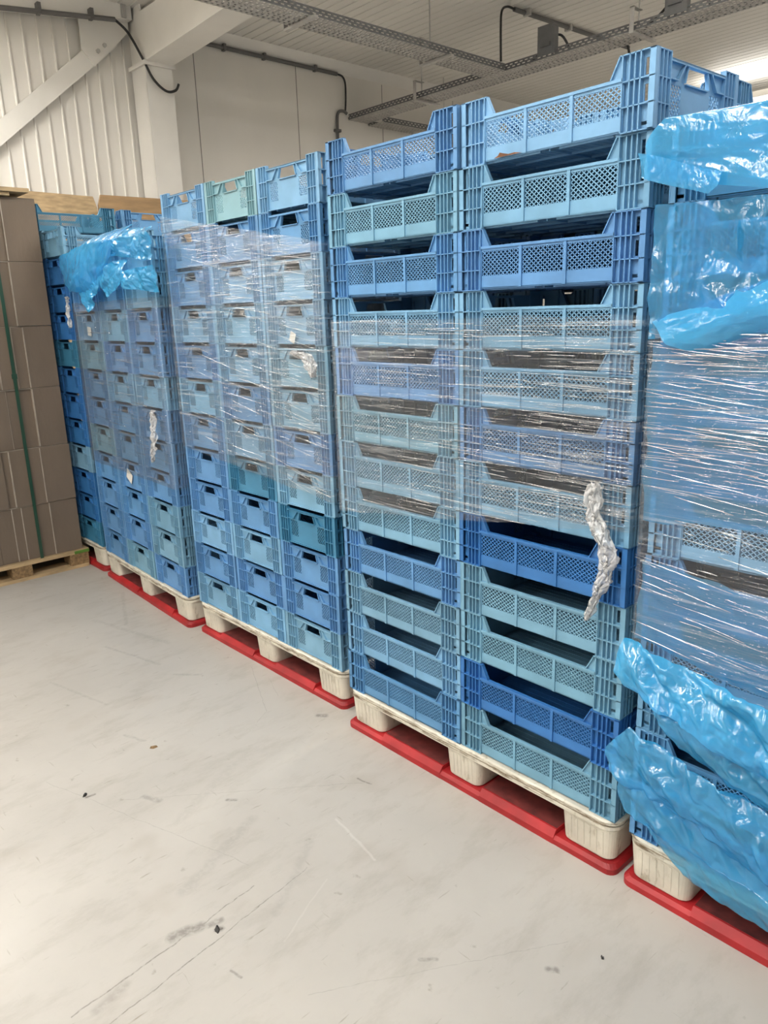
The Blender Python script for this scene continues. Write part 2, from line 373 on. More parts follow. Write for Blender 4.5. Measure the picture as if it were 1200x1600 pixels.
# ------------------------------------------------------------------ mesh helpers
class MB:
    def __init__(s): s.v = []; s.f = []
    def box(s, x0, x1, y0, y1, z0, z1):
        i = len(s.v)
        s.v += [(x0, y0, z0), (x1, y0, z0), (x1, y1, z0), (x0, y1, z0), (x0, y0, z1), (x1, y0, z1), (x1, y1, z1), (x0, y1, z1)]
        s.f += [(i, i+3, i+2, i+1), (i+4, i+5, i+6, i+7), (i, i+1, i+5, i+4), (i+1, i+2, i+6, i+5), (i+2, i+3, i+7, i+6), (i+3, i, i+4, i+7)]
        return s
    def prism(s, poly, axis, a, b):
        """poly: 2D points extruded along axis (0,1,2) from a to b"""
        i = len(s.v); n = len(poly)
        for t in (a, b):
            for (p, q) in poly:
                s.v.append((t, p, q) if axis == 0 else (p, t, q) if axis == 1 else (p, q, t))
        s.f.append(tuple(i + k for k in range(n))[::-1]); s.f.append(tuple(i + n + k for k in range(n)))
        for k in range(n):
            k2 = (k + 1) % n
            s.f.append((i + k, i + k2, i + n + k2, i + n + k))
        return s
    def bar(s, p, q, w, axis, a, b):
        """thin bar between 2D points p and q, width w, extruded along axis from a to b"""
        dx, dy = q[0] - p[0], q[1] - p[1]; l = math.hypot(dx, dy) or 1
        nx, ny = -dy / l * w / 2, dx / l * w / 2
        return s.prism([(p[0] + nx, p[1] + ny), (p[0] - nx, p[1] - ny), (q[0] - nx, q[1] - ny), (q[0] + nx, q[1] + ny)], axis, a, b)
    def tube(s, pts, r, n=8):
        pts = [Vector(p) for p in pts]; i0 = len(s.v); prev = None
        for k, p in enumerate(pts):
            t = (pts[min(k + 1, len(pts) - 1)] - pts[max(k - 1, 0)]).normalized()
            if prev is None:
                a = t.orthogonal().normalized()
            else:
                a = (prev - t * prev.dot(t)).normalized()
            prev = a; b = t.cross(a)
            for j in range(n):
                th = 2 * math.pi * j / n
                s.v.append(tuple(p + r * (math.cos(th) * a + math.sin(th) * b)))
        for k in range(len(pts) - 1):
            for j in range(n):
                a0 = i0 + k * n + j; a1 = i0 + k * n + (j + 1) % n
                s.f.append((a0, a1, a1 + n, a0 + n))
        s.f.append(tuple(i0 + j for j in range(n))[::-1]); s.f.append(tuple(i0 + (len(pts) - 1) * n + j for j in range(n)))
        return s
    def mesh(s, name, m):
        me = bpy.data.meshes.new(name); me.from_pydata(s.v, [], s.f); me.update()
        me.materials.append(m); return me
    def build(s, name, m, parent=None, bevel=0.0, smooth=False):
        me = s.mesh(name, m)
        return link(name, me, parent, bevel, smooth)

def link(name, me, parent=None, bevel=0.0, smooth=False):
    o = bpy.data.objects.new(name, me); COL.objects.link(o)
    if parent is not None: o.parent = parent
    if bevel:
        b = o.modifiers.new('bevel', 'BEVEL'); b.width = bevel; b.segments = 2; b.limit_method = 'ANGLE'; b.angle_limit = math.radians(40)
    if smooth:
        me.polygons.foreach_set('use_smooth', [True] * len(me.polygons))
    return o

def tag(o, label=None, cat=None, group=None, kind=None):
    if label: o['label'] = label
    if cat: o['category'] = cat
    if group: o['group'] = group
    if kind: o['kind'] = kind
    return o

def thing(name, label, cat, loc=(0, 0, 0), rz=0.0, group=None):
    o = bpy.data.objects.new(name, None); COL.objects.link(o)
    o.empty_display_size = 0.05
    o.location = loc; o.rotation_euler = (0, 0, rz)
    return tag(o, label, cat, group)

def struct(o, label=None, cat=None): return tag(o, label, cat, None, 'structure')

def smooth_path(pts, n=8):
    """Catmull-Rom through the points"""
    P = [Vector(p) for p in pts]; out = []
    for i in range(len(P) - 1):
        p0 = P[max(i - 1, 0)]; p1 = P[i]; p2 = P[i + 1]; p3 = P[min(i + 2, len(P) - 1)]
        for k in range(n):
            t = k / n
            out.append(0.5 * ((2 * p1) + (p2 - p0) * t + (2 * p0 - 5 * p1 + 4 * p2 - p3) * t * t + (3 * p1 - p0 - 3 * p2 + p3) * t ** 3))
    out.append(P[-1]); return out

# ------------------------------------------------------------------ setting
X1, Y0, Y1 = 8.0, -9.0, 14.0
struct(MB().box(WX - .2, X1 + .2, Y0 - .2, Y1 + .2, -.2, 0).build('floor', MT['floor']), 'worn off-white painted concrete floor', 'floor')
def ribbed(span, pitch, rib, h):
    """profile points (t, height) of a ribbed panel along span"""
    pts = []; t = span[0]
    while t < span[1]:
        pts += [(t, 0), (t + pitch - rib, 0), (t + pitch - rib * .75, h), (t + pitch - rib * .25, h)]
        t += pitch
    pts.append((span[1], 0)); return pts
def profile_wall(name, prof, back, place, m):
    s = MB(); n = len(prof)
    poly = prof + [(prof[-1][0], back), (prof[0][0], back)]
    i = 0
    for e in (0, 1):
        for (t, h) in poly: s.v.append(place(t, h, e))
    k = len(poly)
    for a in range(k):
        b = (a + 1) % k; s.f.append((a, b, k + b, k + a))
    return s.build(name, m)
# wall beyond the cardboard: ribbed cladding up to the column, flat jointed panels after it
profile_wall('wall_left', ribbed((Y0, 2.06), 0.1325, 0.022, 0.014), -.2, lambda t, h, e: (WX + h, t, e * 5.2), MT['wall'])
bpy.data.objects['wall_left']['kind'] = 'structure'
tag(bpy.data.objects['wall_left'], 'white ribbed cladding wall behind the cardboard', 'wall')
struct(MB().box(WX - .2, WX, 2.06, Y1, 0, 5.2).build('wall_far', MT['wall']), 'plain off-white panel wall with thin vertical joints', 'wall')
for k, yy in enumerate((2.745, 4.04, 5.36, 6.66, 7.96, 9.26, 1.32)):
    x = WX if yy > 2.1 else WX
    o = MB().box(WX - .01, WX + .002, yy - .004, yy + .004, 0, 4.35).build('trim_%d' % (k + 1), MT['joint']); struct(o)
struct(MB().box(X1, X1 + .2, Y0, Y1, 0, 5.2).build('wall_right', MT['wall']))
struct(MB().box(WX, X1, Y0 - .2, Y0, 0, 5.2).build('wall_front', MT['wall']))
struct(MB().box(WX, X1, Y1, Y1 + .2, 0, 5.2).build('wall_back', MT['wall']))
# ceiling: ribs run along x
prof = []
t = Y0
while t < Y1:
    prof += [(t, 0), (t + .10, 0), (t + .104, .010), (t + .112, .010), (t + .116, 0)]
    t += .116
profile_wall('ceiling', prof + [(Y1, 0)], .2, lambda t, h, e: (WX if e == 0 else X1, t, CEIL + h), MT['ceiling'])
struct(bpy.data.objects['ceiling'], 'white ceiling of narrow grooved panels', 'ceiling')
# coving strip where ceiling meets the wall, and steel frame
struct(MB().prism([(WX, 4.36), (WX + .10, CEIL), (WX, CEIL)], 1, 2.32, Y1).build('trim_8', MT['steel_white']))

# portal column (I section), rafter, eaves beam, brace
c = thing('steel_column', 'white painted steel column against the cladding wall', 'column', (0, 0, 0)); struct(c)
MB().box(WX + .02, WX + .30, 2.045, 2.062, 0, 4.0).build('flange', MT['steel_white'], c)
MB().box(WX + .02, WX + .30, 2.30, 2.317, 0, 4.0).build('flange', MT['steel_white'], c)
MB().box(WX + .295, WX + .312, 2.045, 2.317, 0, 4.0).build('web', MT['steel_white'], c)
MB().box(WX + .0, WX + .34, 2.02, 2.34, 3.95, 3.985).build('cap_plate', MT['steel_white'], c)
MB().box(WX + .01, WX + .27, 2.06, 2.075, 3.985, CEIL).build('upper_stub', MT['steel_white'], c)
c = thing('steel_rafter', 'white haunched steel roof beam rising from the column', 'beam'); struct(c)
zb = lambda x: 3.985 + (x - (WX + .2)) * .012
MB().prism([(WX + .16, 3.99), (WX + 2.1, 4.06), (WX + 2.1, 4.4), (WX + .16, 4.4)], 1, 2.05, 2.066).build('web', MT['steel_white'], c)
MB().prism([(WX + .16, 3.975), (WX + 2.1, 4.045), (WX + 2.1, 4.06), (WX + .16, 3.99)], 1, 2.04, 2.32).build('bottom_flange', MT['steel_white'], c)
MB().prism([(WX + 2.1, 4.045), (X1, 4.30), (X1, 4.315), (WX + 2.1, 4.06)], 1, 2.04, 2.32).build('bottom_flange', MT['steel_white'], c)
MB().prism([(WX + 2.1, 4.06), (X1, 4.315), (X1, 4.44), (WX + 2.1, 4.4)], 1, 2.05, 2.066).build('web', MT['steel_white'], c)
c = thing('eaves_beam', 'white eaves beam along the top of the ribbed wall', 'beam'); struct(c)
MB().prism([(-9, 3.16), (.89, 4.235), (2.03, 4.36), (2.03, 4.56), (.89, 4.46), (-9, 3.4)], 0, WX + .03, WX + .16).build('beam_face', MT['steel_white'], c)
MB().box(WX + .16, WX + .18, 1.93, 1.97, 4.36, 4.54).build('cleat', MT['galv'], c)
c = thing('diagonal_brace', 'white flat diagonal brace bolted below the eaves beam', 'brace'); struct(c)
MB().bar((-2.2, .80), (1.86, 4.20), .15, 0, WX + .03, WX + .055).build('brace_bar', MT['steel_white'], c)
MB().prism([(1.55, 4.30), (1.55, 4.06), (1.66, 3.93), (2.03, 4.28), (2.03, 4.36)], 0, WX + .055, WX + .07).build('gusset_plate', MT['steel_white'], c)
for (yy, zz) in ((1.70, 4.06), (1.77, 4.12)):
    MB().tube([(WX + .07, yy, zz), (WX + .09, yy, zz)], .02, 6).build('bolt', MT['galv'], c)
# conduits and cables on the wall
t = thing('conduit', 'dark conduit pipe clipped under the eaves beam', 'conduit', group=None)
MB().tube([(WX + .20, -3, 3.78), (WX + .20, .89, 4.21), (WX + .20, 1.84, 4.315)], .022).build('pipe', MT['conduit'], t)
for yy in (1.15, 1.62): MB().box(WX + .16, WX + .225, yy - .015, yy + .015, 4.19 + (yy - .89) * .11, 4.28 + (yy - .89) * .11).build('clip', MT['conduit'], t)
tag(MB().tube(smooth_path([(WX + .20, 1.84, 4.315), (WX + .22, 1.95, 4.22), (WX + .3, 2.03, 4.0), (WX + .34, 2.10, 3.83), (WX + .36, 2.21, 3.74), (WX + .36, 2.31, 3.76), (WX + .36, 2.35, 3.82)]), .012).build('cable', MT['cable'], smooth=True),
    'black cable looping down across the white steel column', 'cable')
t = thing('conduit', 'dark conduit pipe running high along the plain panel wall', 'conduit')
MB().tube([(WX + .03, 2.85, 4.35), (WX + .03, 4.62, 4.345)], .022).build('pipe', MT['conduit'], t)
for yy in (3.1, 3.6, 4.3): MB().box(WX, WX + .055, yy - .015, yy + .015, 4.32, 4.385).build('clip', MT['conduit'], t)
tag(MB().tube(smooth_path([(WX + .03, 4.62, 4.345), (WX + .035, 4.70, 4.33), (WX + .04, 4.735, 4.26), (WX + .04, 4.735, 4.1), (WX + .04, 4.72, 3.95)]), .011).build('cable', MT['cable'], smooth=True),
    'black cable dropping from the wall conduit to the tray end', 'cable')
t = thing('conduit', 'grey conduit pipe going down the panel wall beside tray end', 'conduit')
MB().tube(smooth_path([(WX + .05, 4.74, 3.93), (WX + .03, 4.69, 3.96), (WX + .025, 4.62, 3.93), (WX + .025, 4.60, 3.8), (WX + .025, 4.60, 3.4), (WX + .025, 4.60, 1.2)], 5), .018).build('pipe', MT['conduit'], t)
MB().box(WX, WX + .05, 4.56, 4.64, 3.72, 3.75).build('clip', MT['conduit'], t)

# cable trays: perforated base and slotted sides
def tray(label, a, b, y0, y1, z, axis):
    """axis 0: runs along x from a to b between y0..y1 ; axis 1: runs along y from a to b between x = y0..y1"""
    t = thing('cable_tray', label, 'cable tray')
    def put(s, u0, u1, w0, w1, z0, z1):
        if axis == 0: s.box(u0, u1, w0, w1, z0, z1)
        else: s.box(w0, w1, u0, u1, z0, z1)
    base = MB(); n = int((b - a) / .05)
    W = y1 - y0; nc = 7
    for k in range(nc + 1):
        w = y0 + W * k / nc; put(base, a, b, max(w - .008, y0), min(w + .008, y1), z, z + .003)
    for k in range(n + 1):
        u = a + k * .05
        for j in range(nc):
            off = .0125 if j % 2 else 0
            put(base, u + off - .010, u + off + .010, y0 + W * j / nc, y0 + W * (j + 1) / nc, z - .004, z + .003)
    base.build('perforated_base', MT['galv'], t)
    for w in (y0, y1):
        s = MB(); e = .0025
        for (z0, z1) in ((0, .014), (.024, .036), (.046, .060)): put(s, a, b, w - e, w + e, z + z0, z + z1)
        m = int((b - a) / .06)
        for k in range(m + 1):
            u = a + k * .06
            put(s, u - .012, u + .012, w - e, w + e, z + .010, z + .026); put(s, u + .018, u + .042, w - e, w + e, z + .034, z + .048)
        s.build('side_rail', MT['galv_side'], t)
    return t
TZ = 3.875
tray('long perforated galvanised cable tray running above the crate stacks', WX + .03, 5.5, 4.78, 5.08, TZ, 0)
tray('galvanised cable tray crossing high in front of the roof beam', -4.2, 4.77, -3.36, -3.08, TZ, 1)
tray('galvanised cable tray fixed low along the panel wall', 5.10, 9.5, WX + .03, WX + .30, TZ - .03, 1)
def hanger(label, x, y, axis):
    t = thing('tray_hanger', label, 'hanger')
    MB().tube([(x, y, TZ - .02), (x, y, CEIL)], .006, 6).build('threaded_rod', MT['galv'], t)
    if axis == 0:
        MB().box(x - .02, x + .02, 4.74, 5.12, TZ - .03, TZ - .012).box(x - .02, x + .02, 4.735, 4.742, TZ - .03, TZ + .17).box(x - .02, x + .02, 4.735, y + .02, TZ + .163, TZ + .17).build('bracket', MT['galv'], t)
    else:
        MB().box(-3.42, -3.02, y - .02, y + .02, TZ - .03, TZ - .012).box(-3.425, -3.418, y - .02, y + .02, TZ - .03, TZ + .1).build('bracket', MT['galv'], t)
    MB().box(x - .03, x + .03, y - .03, y + .03, CEIL - .015, CEIL + .005).build('ceiling_plate', MT['galv'], t)
hanger('tray hanger with bracket over the open-sided stack near panel wall', -4.30, 4.85, 0)
hanger('tray hanger with bracket above the tallest open-sided column', -1.70, 4.85, 0)
hanger('thin rod hanger holding the crossing tray near its bolted joint', -3.30, 3.95, 1)
hanger('thin rod hanger holding the crossing tray beside the roof beam', -3.30, 2.4, 1)
t = thing('tray_hanger', 'thin rod hanger dropping to the tray along the panel wall', 'hanger')
MB().tube([(WX + .36, 6.1, TZ - .1), (WX + .36, 6.1, CEIL)], .006, 6).build('threaded_rod', MT['galv'], t)
MB().box(WX, WX + .40, 6.08, 6.12, TZ - .06, TZ - .035).build('bracket', MT['galv'], t)
def plate(label, x):
    t = thing('mounting_plate', label, 'plate', (x, 4.775, TZ))
    MB().box(-.09, .09, -.010, -.005, .02, .27).build('plate_face', MT['galv_side'], t)
    MB().box(.09, .10, -.010, .05, .02, .25).box(-.06, .06, -.03, -.010, .09, .12).build('folded_edge', MT['galv_side'], t)
plate('grey upright plate on the tray near the looping black cables', -2.60)
plate('grey upright plate on the tray at the top edge beyond its bracket', -1.33)
tag(MB().tube(smooth_path([(-3.04, 4.66, TZ + .05), (-3.045, 4.66, 4.2), (-3.05, 4.68, 4.36), (-3.08, 4.8, 4.43), (-3.10, 4.95, 4.44)]), .011).build('cable', MT['cable'], smooth=True), 'black cable rising from the tray joint to the ceiling conduit', 'cable')
t = thing('conduit', 'grey conduit fixed to the ceiling past the tray joint', 'conduit')
MB().tube([(-3.10, 4.93, 4.44), (-3.02, 6.9, 4.44)], .022).build('pipe', MT['conduit'], t)
for yy in (5.1, 5.8): MB().box(-3.11, -3.03, yy - .015, yy + .015, 4.41, CEIL).build('clip', MT['galv'], t)
tag(MB().tube(smooth_path([(-2.95, 4.9, TZ + .03), (-2.8, 4.88, TZ + .06), (-2.66, 4.86, TZ + .17), (-2.5, 4.86, TZ + .18), (-2.42, 4.9, TZ + .05)]), .011).build('cable', MT['cable'], smooth=True), 'black cable arching behind the plate by the tray joint', 'cable')
tag(MB().tube(smooth_path([(-1.72, 4.95, TZ + .03), (-1.55, 4.93, TZ + .11), (-1.38, 4.9, TZ + .20), (-1.2, 4.9, TZ + .22), (-1.1, 4.9, TZ + .05)]), .011).build('cable', MT['cable'], smooth=True), 'black cable arching behind the plate beyond the tray bracket', 'cable')
tag(MB().tube(smooth_path([(-1.95, 5.1, TZ + .02), (-1.94, 5.13, TZ - .1), (-1.95, 5.12, TZ - .35), (-1.96, 5.1, TZ - .9)]), .011).build('cable', MT['cable'], smooth=True), 'black cable hanging below the tray behind the tallest crate', 'cable')

# ceiling lights, including the unseen ones added to brighten wall and ceiling
for k, (lx, ly, pw, ax) in enumerate(LAMPS):
    t = thing('ceiling_light', 'long white batten ceiling light', 'ceiling light', (lx, ly, LZ), math.pi / 2 if ax else 0, 'batten ceiling lights')
    MB().prism([(-.11, .10), (.11, .10), (.13, .03), (-.13, .03)], 1, -1.25, 1.25).build('housing', MT['steel_white'], t)
    MB().box(-.10, .10, -1.2, 1.2, .004, .03).build('diffuser', MT['lamp'], t)
    for yy in (-.9, .9): MB().tube([(0, yy, .10), (0, yy, CEIL - LZ)], .006, 6).build('suspension_rod', MT['galv'], t)

# ------------------------------------------------------------------ crates
P = 0.168567          # stacking pitch
H0 = 0.172            # pallet deck height
CH = 0.1675           # crate height
CL, CW = 0.298, 0.198  # half length / half width

def lattice(s, u0, u1, z0, z1, axis, a, b, pitch=.0148, w=.0025, k=.84):
    """diamond lattice of crossing strips inside the rectangle"""
    def clip(c, sg):
        # line: z = sg*k*(u-c) ; clip to rect
        pts = []
        uu0, uu1 = u0, u1
        f = lambda u: z0 + sg * k * (u - c)
        lo, hi = sorted(((c + (z0 - z0) / (sg * k)), (c + (z1 - z0) / (sg * k))))
        lo = max(lo, uu0); hi = min(hi, uu1)
        if hi - lo < .003: return
        s.bar((lo, f(lo)), (hi, f(hi)), w, axis, a, b)
    span = (z1 - z0) / k
    c = u0 - span
    while c < u1:
        clip(c, 1); c += pitch
    c = u0 + pitch * .5
    while c < u1 + span:
        clip(c, -1); c += pitch

def side_panel_mb():
    s = MB(); yo = -CW
    s.box(-.215, .215, yo + .005, yo + .009, .006, .040)
    s.box(-.215, .215, yo, yo + .012, .113, .120)
    s.box(-.215, .215, yo + .004, yo + .009, .106, .113)
    for x in (-.072, .072): s.box(x - .0045, x + .0045, yo + .001, yo + .009, .006, .113)
    for x in (-.2125, .2125): s.box(x - .0035, x + .0035, yo + .004, yo + .009, .04, .106)
    for (a, b) in ((-.209, -.0765), (-.0675, .0675), (.0765, .209)): lattice(s, a, b, .040, .106, 1, yo + .005, yo + .0068)
    s.box(-.24, -.03, yo + .014, yo + .02, 0, .006).box(.03, .24, yo + .014, yo + .02, 0, .006)
    s.box(-.215, .215, yo + .005, yo + .016, .005, .008)
    return s

def end_panel_mb():
    s = MB(); xo = CL
    A, B = xo - .013, xo - .009
    hw, ht, hb = .056, .146, .112
    s.box(A, B, -.13, .13, .006, .036)
    s.box(A, B, -.064, .064, .036, .104)
    for sg in (-1, 1):
        u0, u1 = sorted((sg * .068, sg * .116))
        s.box(A, B, *sorted((sg * .064, sg * .068)), .036, .104); s.box(A, B, *sorted((sg * .116, sg * .13)), .036, .104)
        lattice(s, u0, u1, .036, .104, 0, B - .0022, B - .0004, pitch=.0120, w=.0028, k=1.15)
        s.prism([(sg * .13, .104), (sg * .13, .15), (sg * .050, .15), (sg * .044, .146), (sg * .056, .113), (sg * .050, .109), (sg * .044, .104)], 0, A, B)
        # raised ledge rising over the hand hole
        pts = [(sg * .13, .113), (sg * .092, .113), (sg * .062, .150)]
        for p, q in zip(pts, pts[1:]): s.bar(p, q, .0035, 0, A, xo - .001)
        s.bar((sg * .057, .112), (sg * .046, .148), .003, 0, A, xo - .003)
    s.box(A, B, -.05, .05, .104, .109)
    s.box(A, xo - .003, -.052, .052, .108, .111)
    s.box(A, xo - .001, -.13, .13, .148, .154)
    s.box(A - .004, xo - .001, -.13, .13, .152, .155)
    s.box(A, xo - .004, -.13, .13, .004, .008)
    return s

def post_mb(my):
    """corner post at +x, y sign my (-1 faces the long front side)"""
    s = MB()
    Y = lambda d: my * (CW - d)
    def bx(x0, x1, d0, d1, z0, z1):
        a, b = sorted((Y(d0), Y(d1))); s.box(x0, x1, a, b, z0, z1)
    top = CH
    # long side plate with two slots
    bx(.212, .266, .012, .015, .002, top); bx(.275, .287, .012, .015, .002, top)
    bx(.266, .275, .012, .015, .002, .062); bx(.266, .275, .012, .015, .098, .116); bx(.266, .275, .012, .015, .152, top)
    for x in (.213, .232, .246, .260, .2965): bx(x - .0014, x + .0014, 0, .015, 0, top)
    for z in (.0012, .056, .110, top - .0014): bx(.212, CL, 0, .0145, z - .0012, z + .0014)
    # slanted wing down to the side rim
    w = [(.213, top), (.213, .118), (.180, .118), (.206, top)]
    a, b = sorted((Y(.006), Y(.009))); s.prism(w if my < 0 else w, 1, a, b)
    a, b = sorted((Y(.0), Y(.012))); s.bar((.181, .119), (.206, top - .001), .003, 1, a, b)
    bx(.204, .214, 0, .012, top - .0028, top)
    # end side
    s.box(CL - .015, CL - .012, *sorted((Y(.012), Y(.070))), .002, top)
    for d in (.002, .018, .034, .050, .068): 
        a, b = sorted((Y(d - .0014), Y(d + .0014))); s.box(CL - .015, CL, a, b, 0, top)
    for z in (.0012, .056, .110, top - .0014):
        a, b = sorted((Y(0), Y(.069))); s.box(CL - .0145, CL - .0005, a, b, z - .0012, z + .0014)
    # inner corner tube
    s.box(.262, .286, *sorted((Y(.012), Y(.036))), .012, .020)
    return s

def base_mb():
    s = MB(); a, b = .284, .184
    s.box(-a, a, -b, -b + .014, .006, .011).box(-a, a, b - .014, b, .006, .011).box(-a, -a + .014, -b, b, .006, .011).box(a - .014, a, -b, b, .006, .011)
    n = 15
    for k in range(1, n): y = -b + 2 * b * k / n; s.box(-a, a, y - .0104, y + .0104, .007, .011)
    n = 23
    for k in range(1, n): x = -a + 2 * a * k / n; s.box(x - .0100, x + .0100, -b, b, .006, .010)
    for y in (-.09, 0, .09): s.box(-a, a, y - .002, y + .002, 0, .006)
    for x in (-.19, 0, .19): s.box(x - .002, x + .002, -b, b, 0, .006)
    return s

ME = {'side_panel': side_panel_mb().mesh('side_panel', MT['crate']), 'end_panel': end_panel_mb().mesh('end_panel', MT['crate']),
      'post_a': post_mb(-1).mesh('corner_post', MT['crate']), 'post_b': post_mb(1).mesh('corner_post', MT['crate']),
      'base': base_mb().mesh('base_grid', MT['crate'])}
def merged_crate():
    s = MB()
    def add(mb, flip):
        i = len(s.v)
        s.v += [(-x, -y, z) if flip else (x, y, z) for (x, y, z) in mb.v]
        s.f += [tuple(i + k for k in f) for f in mb.f]
    for mb in (side_panel_mb(), end_panel_mb(), post_mb(-1), post_mb(1)):
        add(mb, False); add(mb, True)
    add(base_mb(), False)
    return s.mesh('plastic_crate', MT['crate'])
ME['all'] = merged_crate()

def srgb(*c): return tuple((v / 255 / 12.92) if v / 255 < .04045 else ((v / 255 + .055) / 1.055) ** 2.4 for v in c)
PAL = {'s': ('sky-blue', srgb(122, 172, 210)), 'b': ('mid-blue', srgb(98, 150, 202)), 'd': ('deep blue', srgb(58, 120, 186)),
       't': ('teal-blue', srgb(122, 168, 198)), 'g': ('pale teal', srgb(134, 178, 190)), 'p': ('petrol-blue', srgb(66, 132, 170))}
ORD = ['', 'first', 'second', 'third', 'fourth', 'fifth', 'sixth', 'seventh', 'eighth', 'ninth', 'tenth', 'eleventh', 'twelfth', 'thirteenth']
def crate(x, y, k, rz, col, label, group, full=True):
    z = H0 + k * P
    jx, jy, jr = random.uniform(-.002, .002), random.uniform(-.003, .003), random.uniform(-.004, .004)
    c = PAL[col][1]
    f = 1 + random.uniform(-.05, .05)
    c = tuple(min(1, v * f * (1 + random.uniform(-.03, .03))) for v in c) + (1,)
    if not full:
        o = bpy.data.objects.new('plastic_crate', ME['all']); COL.objects.link(o)
        o.location = (x + jx, y + jy, z); o.rotation_euler = (0, 0, rz + jr); o.color = c
        return tag(o, label, 'crate', group)
    t = thing('plastic_crate', label, 'crate', (x + jx, y + jy, z), rz + jr, group)
    for (n, me, r) in (('side_panel', 'side_panel', 0), ('side_panel', 'side_panel', math.pi), ('end_panel', 'end_panel', 0), ('end_panel', 'end_panel', math.pi),
                       ('corner_post', 'post_a', 0), ('corner_post', 'post_a', math.pi), ('corner_post', 'post_b', 0), ('corner_post', 'post_b', math.pi), ('base_grid', 'base', 0)):
        o = bpy.data.objects.new(n, ME[me]); COL.objects.link(o); o.parent = t
        o.rotation_euler = (0, 0, r); o.color = c
    return t

def column(cols, x, y, rz, kind, where, group, full=True, n=None):
    """cols: colours from the bottom crate up"""
    n = len(cols)
    out = []
    for k, ch in enumerate(cols):
        j = n - k
        pos = 'topmost' if j == 1 else ('bottom crate' if k == 0 else ORD[j] + ' from top')
        if k == 0: lab = f"{PAL[ch][0]} {kind} at the bottom, {where}"
        elif j == 1: lab = f"{PAL[ch][0]} {kind} at the top, {where}"
        else: lab = f"{PAL[ch][0]} {kind} {ORD[j]} from top, {where}"
        out.append(crate(x, y, k, rz, ch, lab, group, full))
    return out
R90 = math.pi / 2
HH, OS = 'hand-hole crate', 'open-sided crate'
# stack with crate ends showing, film band around its upper half (x -1.32..-0.12)
AX, AY = -1.32, .062
gA = 'crates of the film-banded stack'
column('sbsbbbsbsbbs', AX + .2, AY + .3, R90, HH, 'film-banded stack, column by the bag-draped stack', gA)
A2 = column('sbsbpsbsssbg', AX + .6, AY + .3, R90, HH, 'middle column of the film-banded stack', gA)
A3 = column('tbbptbttssbs', AX + 1.0, AY + .3, R90, HH, 'film-banded stack, column by the open-sided stack', gA)
# open-sided stack (x 0..1.2)
gB = 'crates of the open-sided stack'
BY = .002
column('bstbtttbsbtb', .3, BY + .2, 0, OS, 'column beside the film-banded hand-hole stack', gB)
B2 = column('tdttdsbssbss', .9, BY + .2, 0, OS, 'column beside the blue-wrapped stack', gB)
B2[-1].location.x += .012; B2[-1].rotation_euler.z = -.03
# stack draped with a blue bag
DX, DY = -2.60, .085
DR = -.045
gD = 'crates of the bag-draped stack'
def dpos(u, w): return (DX + u * math.cos(DR) - w * math.sin(DR), DY + u * math.sin(DR) + w * math.cos(DR))
for u, cols, wh in ((.2, 'bbbbtbbtsbs', 'bag-draped stack, column by the cardboard'), (.6, 'tbbbbbsbsbs', 'middle column of the bag-draped stack'), (1.0, 'bttbbbsbbss', 'bag-draped stack, column by the film-banded stack')):
    x, y = dpos(u, .3); column(cols, x, y, R90 + DR, HH, wh, gD)
# stack beside the cardboard: only one column and its top can be seen
gE = 'crates of the stack behind the cardboard'
column('pddtdddpdddt', -2.88, .40, R90, HH, 'column coloured as in shade right behind the cardboard', gE)  # darker blues picked to carry this column's shade in the colour
# stack under blue wrapping (x 1.24..2.44), eleven high
gC = 'crates of the blue-wrapped stack'
column('bsssbsbsbss', 1.545, .205, 0, OS, 'blue-wrapped stack, column by the open-sided stack', gC)
column('bssbssbsbbs', 2.15, .205, 0, OS, 'blue-wrapped stack, outer column', gC)
# crates behind the front ones, glimpsed through the meshes
def rear(n, xs, y, rz, name, step=False):
    for i, x in enumerate(xs):
        for k in range(n):
            lab = f"crate glimpsed behind the front row of the {name}"
            xx, yy = (x, y) if y is not None else x
            crate(xx, yy, k, rz, ('s' if k == n - 1 else random.choice('sbbtp')), lab, f"rear crates of the {name}", False)
rear(12, (.2, .6, 1.0), BY + .405 + .3, R90, 'open-sided stack')
rear(12, (AX + .3, AX + .9), AY + .605 + .2, 0, 'film-banded stack')
rear(11, (dpos(.3, .8), dpos(.9, .8)), None, DR, 'bag-draped stack')
rear(11, (1.44, 1.84, 2.24), .41 + .3, R90, 'blue-wrapped stack')
for k in range(12):
    crate(-3.28, .35, k, R90, 'b', 'crate hidden behind the cardboard beside the shaded column', 'inner crates behind the cardboard', False)
    crate(-3.40, .88, k, 0, 'b', 'crate at the back of the stack behind the cardboard', 'back crates behind the cardboard', False)
crate(-3.28, .33, 12, R90, 'p', 'mid-blue crate topping the stack behind the cardboard, mesh side showing', gE)
crate(-3.40, .88, 12, 0, 'b', 'mid-blue crate topping the stack behind the bag, hand hole showing', gE)

# ------------------------------------------------------------------ white pallets on red runners
def rounded(x0, x1, y0, y1, r, n=5):
    pts = []
    for (cx, cy, a) in ((x1 - r, y1 - r, 0), (x0 + r, y1 - r, 90), (x0 + r, y0 + r, 180), (x1 - r, y0 + r, 270)):
        for k in range(n + 1):
            th = math.radians(a + 90 * k / n); pts.append((cx + r * math.cos(th), cy + r * math.sin(th)))
    return pts
def loft(s, rings):
    """rings: list of (poly, z)"""
    i0 = len(s.v); n = len(rings[0][0])
    for (poly, z) in rings:
        for (x, y) in poly: s.v.append((x, y, z))
    for k in range(len(rings) - 1):
        for j in range(n):
            a = i0 + k * n + j; b = i0 + k * n + (j + 1) % n
            s.f.append((a, b, b + n, a + n))
    s.f.append(tuple(i0 + j for j in range(n))[::-1]); s.f.append(tuple(i0 + (len(rings) - 1) * n + j for j in range(n)))
    return s
